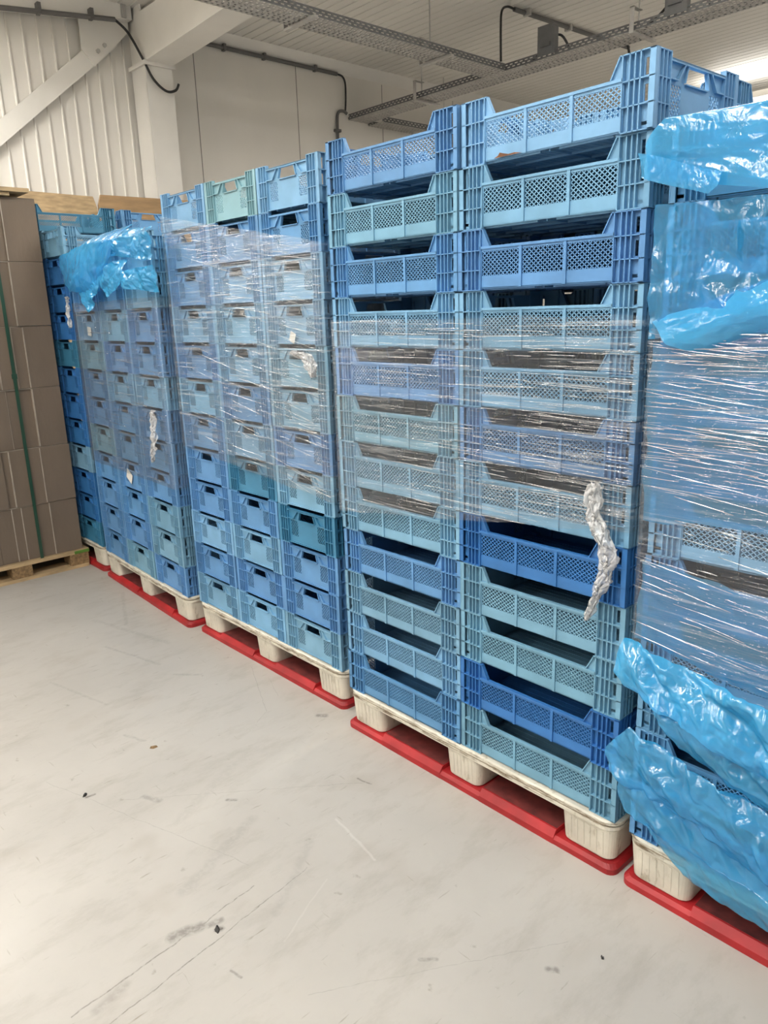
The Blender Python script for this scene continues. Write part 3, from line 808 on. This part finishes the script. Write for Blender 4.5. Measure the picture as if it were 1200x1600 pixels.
def pallet(label, x, y, rz):
    t = thing('plastic_pallet', label, 'pallet', (x, y, 0), rz, 'white pallets under the crate stacks')
    # deck with a rolled double rim
    s = MB()
    R_ = lambda e: rounded(-e, 1.2 + e, -e, 1 + e, .05)
    loft(s, [(R_(.002), .136), (R_(.005), .139), (R_(.005), .149), (R_(.001), .151), (R_(.001), .154), (R_(.007), .157), (R_(.007), .167), (R_(.002), .1715)])
    d = s.build('deck', MT['pallet'], t)
    # grime lodged in the rim groove
    g = MB(); loft(g, [(R_(.0022), .1505), (R_(.0022), .1545)])
    g.build('rim_grime', MT['grime'], d)
    for (x0, x1) in ((.005, .185), (.525, .680), (1.015, 1.195)):
        for (y0, y1) in ((.005, .145), (.43, .57), (.855, .995)):
            s = MB()
            def ring(e): 
                return rounded(x0 - e, x1 + e, y0 - e, y1 + e, .03, 6)
            loft(s, [(ring(-.008), .028), (ring(-.003), .034), (ring(.003), .128), (ring(.004), .137)])
            ft = s.build('foot', MT['pallet'], t, smooth=False)
            q = MB()
            n = 6
            for k in range(n):
                xx = x0 + .035 + (x1 - x0 - .07) * k / (n - 1)
                q.prism([(y0 - .0042, .126), (y0 + .006, .126), (y0 + .012, .045), (y0 + .0012, .045)], 0, xx - .005, xx + .005)
            q.build('foot_rib', MT['pallet'], ft)
    for (y0, y1) in ((0, .20), (.40, .60), (.80, 1.0)):
        s = MB()
        loft(s, [(rounded(-.012, 1.212, y0 - .012, y1 + .0, .03), .0), (rounded(-.012, 1.212, y0 - .012, y1, .03), .018), (rounded(-.002, 1.202, y0 - .002, y1 - .005, .03), .028)])
        rr = s.build('runner', MT['red'], t)
        for (x0, x1) in ((.20, .51), (.695, 1.0)):
            q = MB().prism([(y0 - .013, .0), (y0 - .013, .022), (y0 + .004, .044), (y1 - .02, .044), (y1, .03), (y1, 0)], 0, x0, x1)
            q.build('runner_bridge', MT['red'], rr)
            MB().box(x0 + .002, x1 - .002, y0 + .010, y1 - .022, .0435, .0448).build('shaded_top', MT['shaded_top'], rr)  # added slab carrying dirt plus the under-deck shade as colour
pallet('white pallet on red runners under the film-banded hand-hole stack', AX, AY, 0)
pallet('white pallet on red runners under the open-sided stack', 0, BY, 0)
pallet('white pallet on red runners under the bag-draped stack', DX, DY, DR)
pallet('white pallet on red runners under the stack behind the cardboard', -3.89, .10, 0)
pallet('white pallet on red runners under the blue-wrapped stack', 1.245, .005, 0)

# ------------------------------------------------------------------ cardboard on a wooden pallet
PX, PY0, PY1 = -2.92, -1.15, .055
t = thing('wooden_pallet', 'wooden pallet with chipboard blocks under the cardboard bundles', 'pallet', (0, 0, 0))
for yy in (-.74, -.55, -.36, -.17, -.03):
    pass
MB().box(PX - 1.2, PX + .02, PY0, PY1 + .03, .100, .122).build('deck_board', MT['wood'], t)
MB().box(PX - .14, PX + .02, PY0, PY1 + .03, .122, .1245).build('deck_board', MT['wood'], t)
for xx in (PX - .12, PX - .66, PX - 1.2):
    MB().box(xx, xx + .14, PY0, PY1 + .02, 0, .022).build('bottom_board', MT['wood'], t)
    for yy in (PY0, -.42, PY1 - .10):
        b = MB().box(xx + .005, xx + .135, yy, yy + .125, .022, .10).build('block', MT['chip'], t)
MB().box(PX + .016, PX + .0205, PY1 - .07, PY1 + .03, .101, .1215).build('green_mark', MT['green'], t)
seams = [.1245, .485, .855, 1.232, 1.615, 2.0, 2.37]
rng = random.Random(3)
edges = [[-.125, -.30, -.36], [-.133, -.33, -.37], [-.128, -.28], [-.126, -.20, -.295], [-.15, -.33], [-.152, -.40]]
for k in range(6):
    z0, z1 = seams[k] + .002, seams[k + 1] - .002
    nm = ['on the wooden pallet', 'second from the pallet', 'third from the pallet', 'third from the top', 'second from the top', 'topmost under the wooden lid'][k]
    t = thing('cardboard_bundle', f'brown flattened carton bundle, {nm} of the strapped cardboard pile', 'cardboard', (0, 0, 0), 0, 'carton bundles on the wooden pallet')
    ys = [PY1 - .005 * rng.random()] + sorted([e + rng.uniform(-.004, .004) for e in edges[k]], reverse=True)
    yy = ys[-1]
    while yy > PY0 + .08:
        yy -= rng.uniform(.05, .13); ys.append(max(yy, PY0))
    off = rng.uniform(-.012, .004)
    for i in range(len(ys) - 1):
        a, b = ys[i + 1], ys[i]
        o = off + rng.uniform(-.016, .0) * (i > 0)
        o2 = o + rng.uniform(-.004, .004)
        MB().prism([(PX - .55, a + .0012), (PX - .55, b - .0012), (PX + o2, b - .0012), (PX + o, a + .0012)], 2, z0, z1).build('carton_sheets', MT['card'], t)
        if i < len(edges[k]):
            MB().prism([(PX - .3, a - .003), (PX - .3, a + .0022), (PX + o + .005, a + .0022), (PX + o + .005, a - .003)], 2, z0 + .002, z1 - .004).build('cut_edge', MT['card_edge'], t)
    MB().box(PX - .54, PX + off - .004, PY0 + .01, PY1 - .01, z1 - .002, z1 + .0015).build('top_sheet', MT['card_edge'], t)
t = thing('strap', 'dark green strap running down the face of the cardboard pile', 'strap')
s = MB(); s.prism([(PX + .012, -.234), (PX + .012, -.214), (PX + .015, -.214), (PX + .015, -.234)], 2, .10, 2.392)
s.box(PX - .6, PX + .015, -.234, -.214, 2.390, 2.393)
s.build('band', MT['strap'], t)
MB().box(PX + .012, PX + .018, -.24, -.208, 1.30, 1.33).build('seal', MT['strap'], t)
t = thing('wooden_board', 'rough wooden lid board lying on top of the cardboard pile', 'board', (PX, -.35, 2.372))
MB().box(-.6, .05, -.70, .36, .022, .045).build('plank', MT['wood'], t)
MB().box(-.6, .03, -.70, .25, 0.022 - .021, .020).build('plank', MT['wood'], t)
# plywood sheets standing against the wall beyond
for (lab, a, b, z, tl) in (('light plywood sheet standing by the ribbed wall above the cardboard', .55, 1.385, 2.735, .03), ('darker plywood sheet standing in front of the white column', 1.40, 2.4, 2.765, -.03)):
    t = thing('plywood_sheet', lab, 'board', (-5.12, 0, 0))
    MB().prism([(a, 0), (b, 0), (b, z - .10), (b - .03, z), (a + .03, z + tl * .3), (a, z - .1)], 0, -.022, 0).build('board_face', MT['ply'] if tl < 0 else MT['wood'], t)
    MB().box(-.06, -.022, a + .05, a + .12, 0, z - .15).build('batten', MT['wood'], t)

# ------------------------------------------------------------------ films
rs = np.random.RandomState(5)
def worley(u, v, cell, seed, warp=.0):
    r = np.random.RandomState(seed)
    pu, pv = u / cell, v / cell
    if warp:
        a = r.uniform(0, 6.28, 6)
        pu, pv = pu + warp * np.sin(pv * 1.7 + a[0]) + warp * .5 * np.sin(pu * 3.1 + pv * 2.3 + a[1]), pv + warp * np.sin(pu * 1.9 + a[2]) + warp * .5 * np.sin(pu * 2.7 - pv * 3.3 + a[3])
    iu, iv = np.floor(pu).astype(int), np.floor(pv).astype(int)
    tab = r.uniform(0, 1, (64, 64, 3))
    f1 = np.full(u.shape, 9.0); f2 = np.full(u.shape, 9.0)
    for di in (-1, 0, 1):
        for dj in (-1, 0, 1):
            c = tab[(iu + di) % 64, (iv + dj) % 64]
            d = np.hypot(iu + di + c[..., 0] - pu, iv + dj + c[..., 1] - pv)
            f2 = np.minimum(np.maximum(f1, d), f2); f1 = np.minimum(f1, d)
    return f1, f2
def waves(u, v, freq, seed, n=5):
    r = np.random.RandomState(seed); h = 0
    for k in range(n):
        a = r.uniform(0, 3.1416); f = freq * r.uniform(.6, 1.6)
        h = h + np.sin(f * (u * math.cos(a) + v * math.sin(a)) + r.uniform(0, 6.28)) / n
    return h
def facets(a, b, cell, seed):
    """random heights on a warped triangular grid, linear in between: flat facets with sharp creases"""
    r = np.random.RandomState(seed); q = r.uniform(0, 6.28, 8); k = 2.2 / cell
    u = a / cell + .38 * np.sin(b * k * .43 + q[0]) + .22 * np.sin(a * k * .61 + b * k * .35 + q[1])
    v = b / cell + .38 * np.sin(a * k * .47 + q[2]) + .22 * np.sin(b * k * .67 - a * k * .31 + q[3])
    u = u + .5 * v
    iu, iv = np.floor(u).astype(int), np.floor(v).astype(int); fu, fv = u - iu, v - iv
    tab = r.uniform(-1, 1, (64, 64)); H = lambda x, y: tab[x % 64, y % 64]
    flip = (np.random.RandomState(seed + 9).uniform(0, 1, (64, 64)) > .5)[iu % 64, iv % 64]
    h00, h10, h01, h11 = H(iu, iv), H(iu + 1, iv), H(iu, iv + 1), H(iu + 1, iv + 1)
    t1 = np.where(fu + fv < 1, h00 + (h10 - h00) * fu + (h01 - h00) * fv, h11 + (h01 - h11) * (1 - fu) + (h10 - h11) * (1 - fv))
    t2 = np.where(fu > fv, h00 + (h10 - h00) * fu + (h11 - h10) * fv, h00 + (h01 - h00) * fv + (h11 - h01) * fu)
    return np.where(flip, t1, t2)
def crumple(u, v, seed, big=.16, amp=1.0, aniso=1.0, ang=0.0):
    """sharp-creased plastic folds, stretched along the direction ang; result roughly -.6..+.6"""
    ca, sa = math.cos(ang), math.sin(ang)
    a, b = (u * ca + v * sa) / max(aniso, .2), (-u * sa + v * ca)
    h = .34 * facets(a, b, big * .8, seed) + .24 * facets(a * 1.2, b, big * .40, seed + 1) + .15 * facets(a * 1.5, b, big * .19, seed + 2) + .06 * facets(a * 2, b, big * .09, seed + 3)
    return amp * h
def resample(pts, n):
    P_ = np.array(pts, float)
    seg = np.r_[0, np.cumsum(np.hypot(*np.diff(P_, axis=0).T))]
    t_ = np.linspace(0, seg[-1], n)
    return np.stack([np.interp(t_, seg, P_[:, i]) for i in range(P_.shape[1])], -1)
def sheet(name, label, edge_a, edge_b, nu, nv, m, yfun, cat='plastic sheet', parent=None, group=None, taper=True):
    """surface between two edge curves in (X, Z); yfun(X, Z, s, t) gives depth y"""
    A_, B_ = resample(edge_a, nv), resample(edge_b, nv)
    s_ = np.linspace(0, 1, nu)[None, :, None]
    G = A_[:, None, :] * (1 - s_) + B_[:, None, :] * s_
    ss, tt = np.meshgrid(np.linspace(0, 1, nu), np.linspace(0, 1, nv))
    X, Z = G[..., 0].copy(), G[..., 1].copy()
    # ragged, wavy outline
    e = np.minimum(np.minimum(ss, 1 - ss), np.minimum(tt, 1 - tt))
    X += .010 * waves(X, Z, 38, len(label)) ; Z += .010 * waves(X, Z, 33, len(label) + 3)
    Y = yfun(X, Z, ss, tt)
    vs = np.stack([X, Y, Z], -1).reshape(-1, 3)
    idx = np.arange(nu * nv).reshape(nv, nu)
    fs = np.stack([idx[:-1, :-1], idx[:-1, 1:], idx[1:, 1:], idx[1:, :-1]], -1).reshape(-1, 4)
    me = bpy.data.meshes.new(name); me.from_pydata(vs.tolist(), [], fs.tolist()); me.update(); me.materials.append(m)
    o = link(name, me, parent, smooth=True)
    if label and parent is None: tag(o, label, cat, group)
    return o

def band(name, label, x0, x1, y0, y1, zlo, zhi, m, seed, nz=70, step=.012, group='clear stretch films around the stacks'):
    """closed loop of stretch film round a stack; zlo/zhi: functions of the distance along the loop 0..1 across the front"""
    rpoly = []
    ring = rounded(x0, x1, y0, y1, .012, 3)
    ring = ring + [ring[0]]
    Pp = resample(ring, int(2 * ((x1 - x0) + (y1 - y0)) / step))[:-1]
    n = len(Pp)
    r = np.random.RandomState(seed)
    X = np.repeat(Pp[None, :, 0], nz, 0); Y = np.repeat(Pp[None, :, 1], nz, 0)
    s_ = (X - x0) / (x1 - x0)
    t_ = np.linspace(0, 1, nz)[:, None]
    lo, hi = zlo(s_), zhi(s_)
    Z = lo + (hi - lo) * t_
    Z = Z + .006 * waves(s_ * 3, t_ * 0 + s_, 9, seed)
    cx, cy_ = (x0 + x1) / 2, (y0 + y1) / 2
    ripple = .0016 * waves(X * .6 + Y * .6, Z * 9, 26, seed + 1, 7) + .0008 * waves(X, Z * 20, 34, seed + 2, 7)
    front = (Y < y0 + .02)
    Y = np.where(front, Y - .002 - np.abs(ripple) , Y)
    right = (X > x1 - .02)
    X = np.where(right, X + np.abs(ripple), X)
    vs = np.stack([X, Y, Z], -1).reshape(-1, 3)
    idx = np.arange(n * nz).reshape(nz, n); nx = np.roll(idx, -1, 1)
    fs = np.stack([idx[:-1], nx[:-1], nx[1:], idx[1:]], -1).reshape(-1, 4)
    me = bpy.data.meshes.new(name); me.from_pydata(vs.tolist(), [], fs.tolist()); me.update(); me.materials.append(m)
    o = link(name, me, None, smooth=True)
    return tag(o, label, 'stretch film')

Z_ = lambda k: H0 + k * P
def ridges(parent, n, x0, x1, y, zlo, zhi, bias, slope, seed, r0=.0007, wrap=None):
    """tight rope-like folds running along the stretched film; bias > 1 gathers them towards x1, < 1 towards x0"""
    r = random.Random(seed); s = MB()
    for k in range(n):
        u = r.random() ** (1 / bias) if bias >= 1 else 1 - r.random() ** bias
        L = r.choice((.03, .05, .08, .12, .2, .35)) * r.uniform(.7, 1.3)
        xc = x0 + (x1 - x0) * u; a, b = max(x0, xc - L / 2), min(x1, xc + L / 2)
        if b - a < .015: continue
        t = (xc - x0) / (x1 - x0); z = zlo(t) + (zhi(t) - zlo(t)) * r.uniform(.02, .98)
        m = slope * r.uniform(.5, 1.5) + r.uniform(-.03, .03)
        pts = [(a + (b - a) * q, y - .0012 - .0006 * r.random(), z + m * (a + (b - a) * q - xc) + r.uniform(-.0008, .0008)) for q in (0, .25, .5, .75, 1)]
        s.tube(pts, r0 * r.uniform(.6, 1.7), 6)
    return tag(s.build('tension_lines', MT['film_ridge'], parent, smooth=True), kind='stuff')
o = band('stretch_film', 'clear stretch film band round the middle of the open-sided stack', -.006, 1.206, BY - .010, BY + 1.01,
     lambda s: Z_(4.4) + .9 * P * s, lambda s: Z_(8.55) - .0 * s, MT['film'], 11)
ridges(o, 330, 0, 1.203, BY - .014, lambda t: Z_(4.4) + .9 * P * t, lambda t: Z_(8.55), 2.2, -.01, 3)
o = band('stretch_film', 'clear creased stretch film round the upper half of the film-banded stack', AX - .006, AX + 1.206, AY - .010, AY + 1.01,
     lambda s: Z_(5.0) - .6 * P * s, lambda s: Z_(11.45) - 1.25 * P * s, MT['film_diag'], 21)
ridges(o, 240, AX, AX + 1.203, AY - .014, lambda t: Z_(5.0) - .6 * P * t, lambda t: Z_(11.45) - 1.25 * P * t, 1.6, -.16, 4)
o = band('stretch_film', 'hazy stretch film round the middle of the bag-draped stack', -.006, 1.206, -.010, 1.01,
     lambda s: Z_(3.6) + 0 * s, lambda s: Z_(9.3) + 0 * s, MT['film_soft'], 31)
o.location = (DX, DY, 0); o.rotation_euler = (0, 0, DR)
film_d = o
ridges(o, 70, 0, 1.2, -.014, lambda t: Z_(3.6), lambda t: Z_(9.3), 1.5, -.05, 5, .0009)

def tail(label, pts, w, seed, m, parent=None):
    """bunched loose end of film: twisted crumpled ribbon"""
    C_ = np.array(smooth_path(pts, 22)); n = len(C_); nu = 34
    r = np.random.RandomState(seed); V = []
    kk, jj = np.meshgrid(np.arange(n), np.arange(nu), indexing='ij')
    f = kk / (n - 1); q = jj / (nu - 1) * 2 - 1
    L_ = float(np.sum(np.linalg.norm(np.diff(C_, axis=0), axis=1)))
    ww = w * (.6 + .4 * np.sin(3.14 * np.minimum(1, f * 1.1 + .05))) * np.where(f < .75, 1, 1 - (f - .75) / .27)
    ww = ww * (1 + .35 * facets(f * L_, f * 0 + .3, .07, seed))
    d1 = facets(q * w * 3, f * L_, .022, seed + 1); d2 = facets(q * w * 3, f * L_, .010, seed + 2); d3 = facets(q * w * 3 + 4, f * L_, .02, seed + 3)
    VX = C_[kk, 0] + ww * q * .62 + .010 * d3; VY = C_[kk, 1] - .014 - .012 * (1 - q * q) - .011 * d1 - .005 * d2; VZ = C_[kk, 2] + .008 * facets(q, f * L_, .03, seed + 5)
    V = np.stack([VX, VY, VZ], -1).reshape(-1, 3).tolist()
    F = []
    for k in range(n - 1):
        for j in range(nu - 1):
            a = k * nu + j; F.append((a, a + 1, a + nu + 1, a + nu))
    me = bpy.data.meshes.new('film_tail'); me.from_pydata(V, [], F); me.update(); me.materials.append(m)
    o = link('film_tail', me, None, smooth=True)
    return tag(o, label, 'stretch film')
tail('bunched loose tail of clear film hanging on the open-sided stack', [(1.115, -.012, 1.185), (1.105, -.012, 1.13), (1.125, -.014, 1.06), (1.155, -.014, 1.0), (1.150, -.012, .93), (1.125, -.010, .87), (1.10, -.008, .80)], .042, 2, MT['film_white'])
tail('short bunched tail of clear film on the bag-draped stack', [(-1.50, .015, 1.185), (-1.51, .012, 1.10), (-1.525, .012, 1.0), (-1.555, .012, .91)], .035, 5, MT['film_white'])
tail('torn glinting patch of clear film on the film-banded stack', [(-.26, .03, 1.50), (-.20, .028, 1.485), (-.165, .026, 1.46), (-.14, .026, 1.41)], .07, 8, MT['film_white'])
o = tail('', [(-2.625, .08, 1.78), (-2.62, .075, 1.70), (-2.615, .075, 1.60)], .02, 9, MT['film_white'])
for kk in list(o.keys()): del o[kk]
o.name = 'loose_strip'; o.parent = film_d; o.matrix_parent_inverse = Matrix.LocRotScale(film_d.location, film_d.rotation_euler, None).inverted()

# blue bag over the bag-draped stack
def y_bag(X, Z, s, t):
    base = DY - .02 + DR * (X - DX)
    top = np.clip((Z - 2.03) / .10, 0, 1)
    return base - .045 * np.sin(np.pi * s) ** .4 * np.sin(np.pi * np.clip(t * .9 + .08, 0, 1)) ** .5 - .050 * (crumple(X, Z, 40, .20, 1, 2.6, .95) + .35) + .14 * top ** 1.5
t = thing('blue_bag', 'crumpled bright blue plastic bag draped over the bag-draped stack', 'plastic bag')
o = sheet('draped_sheet', '', [(-2.63, 2.00), (-2.62, 1.93), (-2.60, 1.86), (-2.53, 1.80), (-2.44, 1.80), (-2.36, 1.80)], [(-1.70, 2.11), (-1.72, 2.04), (-1.80, 1.98), (-1.86, 1.92), (-1.96, 1.86), (-2.05, 1.79)], 150, 70, MT['blue'], y_bag, parent=t)
def y_bag2(X, Z, s, t):
    return DY - .040 + DR * (X - DX) - .050 * (crumple(X, Z, 47, .12, 1, 1.8, .5) + .3) + .14 * np.clip((Z - 2.03) / .10, 0, 1)
sheet('hanging_tip', '', [(-2.36, 1.86), (-2.27, 1.76), (-2.20, 1.68)], [(-1.95, 1.93), (-2.00, 1.82), (-2.16, 1.68)], 60, 60, MT['blue_thick'], y_bag2, parent=t)
sheet('bunched_sheet', '', [(-1.98, 2.10), (-1.96, 2.02), (-1.90, 1.97)], [(-1.27, 2.05), (-1.27, 1.99), (-1.27, 1.90)], 110, 50, MT['blue'], y_bag2, parent=t)
sheet('knotted_sheet', '', [(-2.02, 1.92), (-1.98, 1.80), (-1.90, 1.75)], [(-1.62, 1.93), (-1.66, 1.86), (-1.67, 1.80)], 70, 40, MT['blue_thick'], y_bag2, parent=t)
sheet('gathered_sheet', '', [(-1.68, 1.88), (-1.67, 1.85), (-1.62, 1.78)], [(-1.28, 1.88), (-1.27, 1.82), (-1.28, 1.76)], 70, 40, MT['blue_thick'], y_bag2, parent=t)

# blue sheets round the blue-wrapped stack
CF = .003   # front plane of that stack
def y_flat(seed, amp, off, big=.2, aniso=1.6, ang=.6):
    def f(X, Z, s, t):
        return CF - off - amp * (crumple(X, Z, seed, big, 1, aniso, ang) + .45)
    return f
# sheet lying over the top and hanging down the front
t = thing('blue_sheet', 'smooth blue plastic sheet hung over the top of the blue-wrapped stack', 'plastic sheet')
def y_top(X, Z, s, t):
    lip = np.clip((.22 - t) / .22, 0, 1)
    return CF - .035 - .03 * (crumple(X, Z, 61, .22, 1, 4.0, -.22) + .4) * (1 - .6 * lip) + .22 * lip ** 1.5
o = sheet('front_fall', '', [(1.275, 2.06), (1.245, 2.02), (1.222, 1.98), (1.212, 1.94), (1.215, 1.91)], [(2.46, 2.07), (2.46, 2.0), (2.46, 1.9), (2.46, 1.78), (2.46, 1.66)], 220, 70, MT['blue'], y_top, parent=t)
sheet('turned_hem', '', [(1.205, 1.965), (1.205, 1.935), (1.208, 1.915)], [(1.40, 1.905), (1.395, 1.87), (1.375, 1.855)], 60, 24, MT['blue'], lambda X, Z, s, t: CF - .062 - .012 * (crumple(X, Z, 66, .1) + .4), parent=t)
s_top = np.linspace(0, 1, 40)
o = sheet('blue_sheet', 'crumpled translucent blue sheet below the hung sheet, ending in a point', [(1.243, 1.855), (1.238, 1.75), (1.232, 1.65), (1.24, 1.565)], [(2.45, 1.80), (2.45, 1.72), (2.45, 1.62), (2.45, 1.60)], 230, 90, MT['blue_thin'], y_flat(70, .055, .012, .24, 1.7, -.9))
o = sheet('blue_sheet', 'wide diagonal blue fold slanting under the crumpled translucent sheet', [(1.245, 1.60), (1.30, 1.545), (1.36, 1.525)], [(2.45, 2.0), (2.45, 1.92), (2.45, 1.84)], 180, 30, MT['blue_thick'], lambda X, Z, s, t: CF - .03 - .02 * np.sin(3.14 * t) - .02 * (crumple(X, Z, 75, .12, 1, 3.5, .4) + .4))
o = sheet('blue_sheet', 'blue sheet pressed under clear film across the middle of that stack', [(1.238, 1.55), (1.235, 1.4), (1.236, 1.25), (1.242, 1.105)], [(2.45, 1.60), (2.45, 1.40), (2.45, 1.28), (2.45, 1.20)], 200, 80, MT['blue_thin'], y_flat(80, .022, .004, .2, 2.5, -.6))
o = sheet('blue_sheet', 'blue sheet under clear film below the bare grey band', [(1.243, 1.005), (1.24, .92), (1.24, .84), (1.24, .78)], [(2.45, .86), (2.45, .80), (2.45, .70), (2.45, .60)], 180, 60, MT['blue_thin'], y_flat(85, .022, .004, .2, 2.5, -.6))
o = band('stretch_film', 'clear glinting stretch film tight round the blue-wrapped stack', 1.236, 2.455, -.032, 1.03, lambda s: Z_(3.35) - .25 * s, lambda s: Z_(8.35) + 0 * s, MT['film_tight'], 51)
ridges(o, 130, 1.24, 2.0, -.038, lambda t: Z_(3.35) - .16 * t, lambda t: Z_(8.35), .62, -.10, 6)
ridges(o, 80, 1.24, 1.6, -.038, lambda t: Z_(6.0), lambda t: Z_(8.35), .7, .0, 8)
t = thing('blue_bag', 'bright blue bag bunched above the exposed crate corner, lower part of stack', 'plastic bag')
def y_low(seed, off=.03, amp=.075, big=.17, ang=-.55, aniso=2.0):
    def f(X, Z, s, t):
        return CF - off - amp * (crumple(X, Z, seed, big, 1, aniso, ang) + .42) - .03 * np.sin(np.pi * t) ** .6
    return f
sheet('bag_body', '', [(1.222, .785), (1.215, .74), (1.225, .70), (1.255, .675), (1.31, .672)], [(2.46, .62), (2.46, .55), (2.46, .45), (2.46, .36), (2.46, .22)], 240, 70, MT['blue_thick'], y_low(90), parent=t)
sheet('hanging_fold', '', [(1.30, .68), (1.335, .645), (1.37, .60), (1.40, .55)], [(2.46, .40), (2.46, .32), (2.46, .22), (2.46, .14)], 200, 50, MT['blue'], y_low(95, .02), parent=t)
t = thing('blue_bag', 'crumpled blue bag over the lowest crate, hem dropping to the pallet', 'plastic bag')
sheet('bag_body', '', [(1.262, .545), (1.225, .50), (1.203, .455), (1.215, .41), (1.245, .375)], [(2.46, .28), (2.46, .22), (2.46, .15), (2.46, .10), (2.46, .07)], 240, 90, MT['blue'], y_low(100, .03, .07), parent=t)
sheet('lower_hem', '', [(1.24, .41), (1.245, .33), (1.27, .285), (1.33, .285), (1.40, .19), (1.44, .165)], [(2.46, .18), (2.46, .16), (2.46, .14), (2.46, .12), (2.46, .10), (2.46, .08)], 220, 60, MT['blue'], y_low(105, .02, .05), parent=t)

# ------------------------------------------------------------------ labels, stains and litter
def paper(label, x, y, z, w, h, rz=0.0, tilt=.1):
    o = MB().box(-w / 2, w / 2, -.0012, 0, -h / 2, h / 2).build('paper_label', MT['paper'])
    o.location = (x, y, z); o.rotation_euler = (0, tilt, rz)
    return tag(o, label, 'label')
paper('torn white paper label on the bag-draped stack under the bag tip', -2.40, DY - .004, Z_(8) + .055, .055, .05, DR)
paper('torn white paper label low on the middle bag-draped column', -2.035, DY - .022, Z_(3) + .075, .075, .06, DR, .5)
paper('small white torn sticker on the upper film-banded stack crate', -.33, AY - .002, Z_(8) + .03, .035, .04, 0, .4)
o = MB().prism([(-.05, 0), (.045, .001), (.02, .005), (.0, .004), (-.02, .009), (-.03, .012), (-.036, .005)], 1, -.001, 0).build('rust_mark', MT['rust']); o.location = (.78, BY + .0055, Z_(11) + .008)
tag(o, 'brown rust smear on the lower lip of the top crate', 'stain')
rg = random.Random(9)
for (x, y, lab, r) in ((-.315, -.978, 'small dark leaf scrap lying alone on the pale floor', .016), (.556, -.952, 'dark crumpled scrap beside the footprint on the floor', .018), (1.345, -.28, 'tiny dark chip on the floor before the blue-wrapped pallet', .008), (-.43, -.66, 'thin brown splinter lying on the floor near a smear', .02)):
    s = MB(); n = 9
    pts = [(math.cos(2 * math.pi * k / n) * r * rg.uniform(.5, 1.1), math.sin(2 * math.pi * k / n) * r * .5 * rg.uniform(.5, 1.1)) for k in range(n)]
    s.prism(pts, 2, 0, .004)
    for k in range(n): s.v[n + k] = (s.v[n + k][0] * .7, s.v[n + k][1] * .7, .003 + rg.random() * .005)
    o = s.build('litter_scrap', MT['chip'] if 'brown' in lab else MT['dark']); o.location = (x, y, 0); o.rotation_euler = (0, 0, rg.uniform(0, 3))
    tag(o, lab, 'litter')

# dried white drips on crate ends
def drip(label, x, y, z, pts, rz=0.0):
    s = MB()
    for (a, b, w, h) in pts: s.prism([(a - w, b), (a + w * .6, b + .002), (a + w, b - h * .6), (a, b - h), (a - w * .7, b - h * .5)], 1, -.0012, 0)
    o = s.build('dried_drip', MT['paper']); o.location = (x, y, z); o.rotation_euler = (0, 0, rz)
    return tag(o, label, 'stain')
drip('white dried drips below a hand hole on the film-banded stack', -.33, AY + .0125, Z_(1) + .085, [(0, 0, .003, .045)])
drip('yellowish dried drip on a crate low in the bag-draped stack', -1.585, DY - .028 , Z_(1) + .09, [(0, 0, .004, .05)], DR)
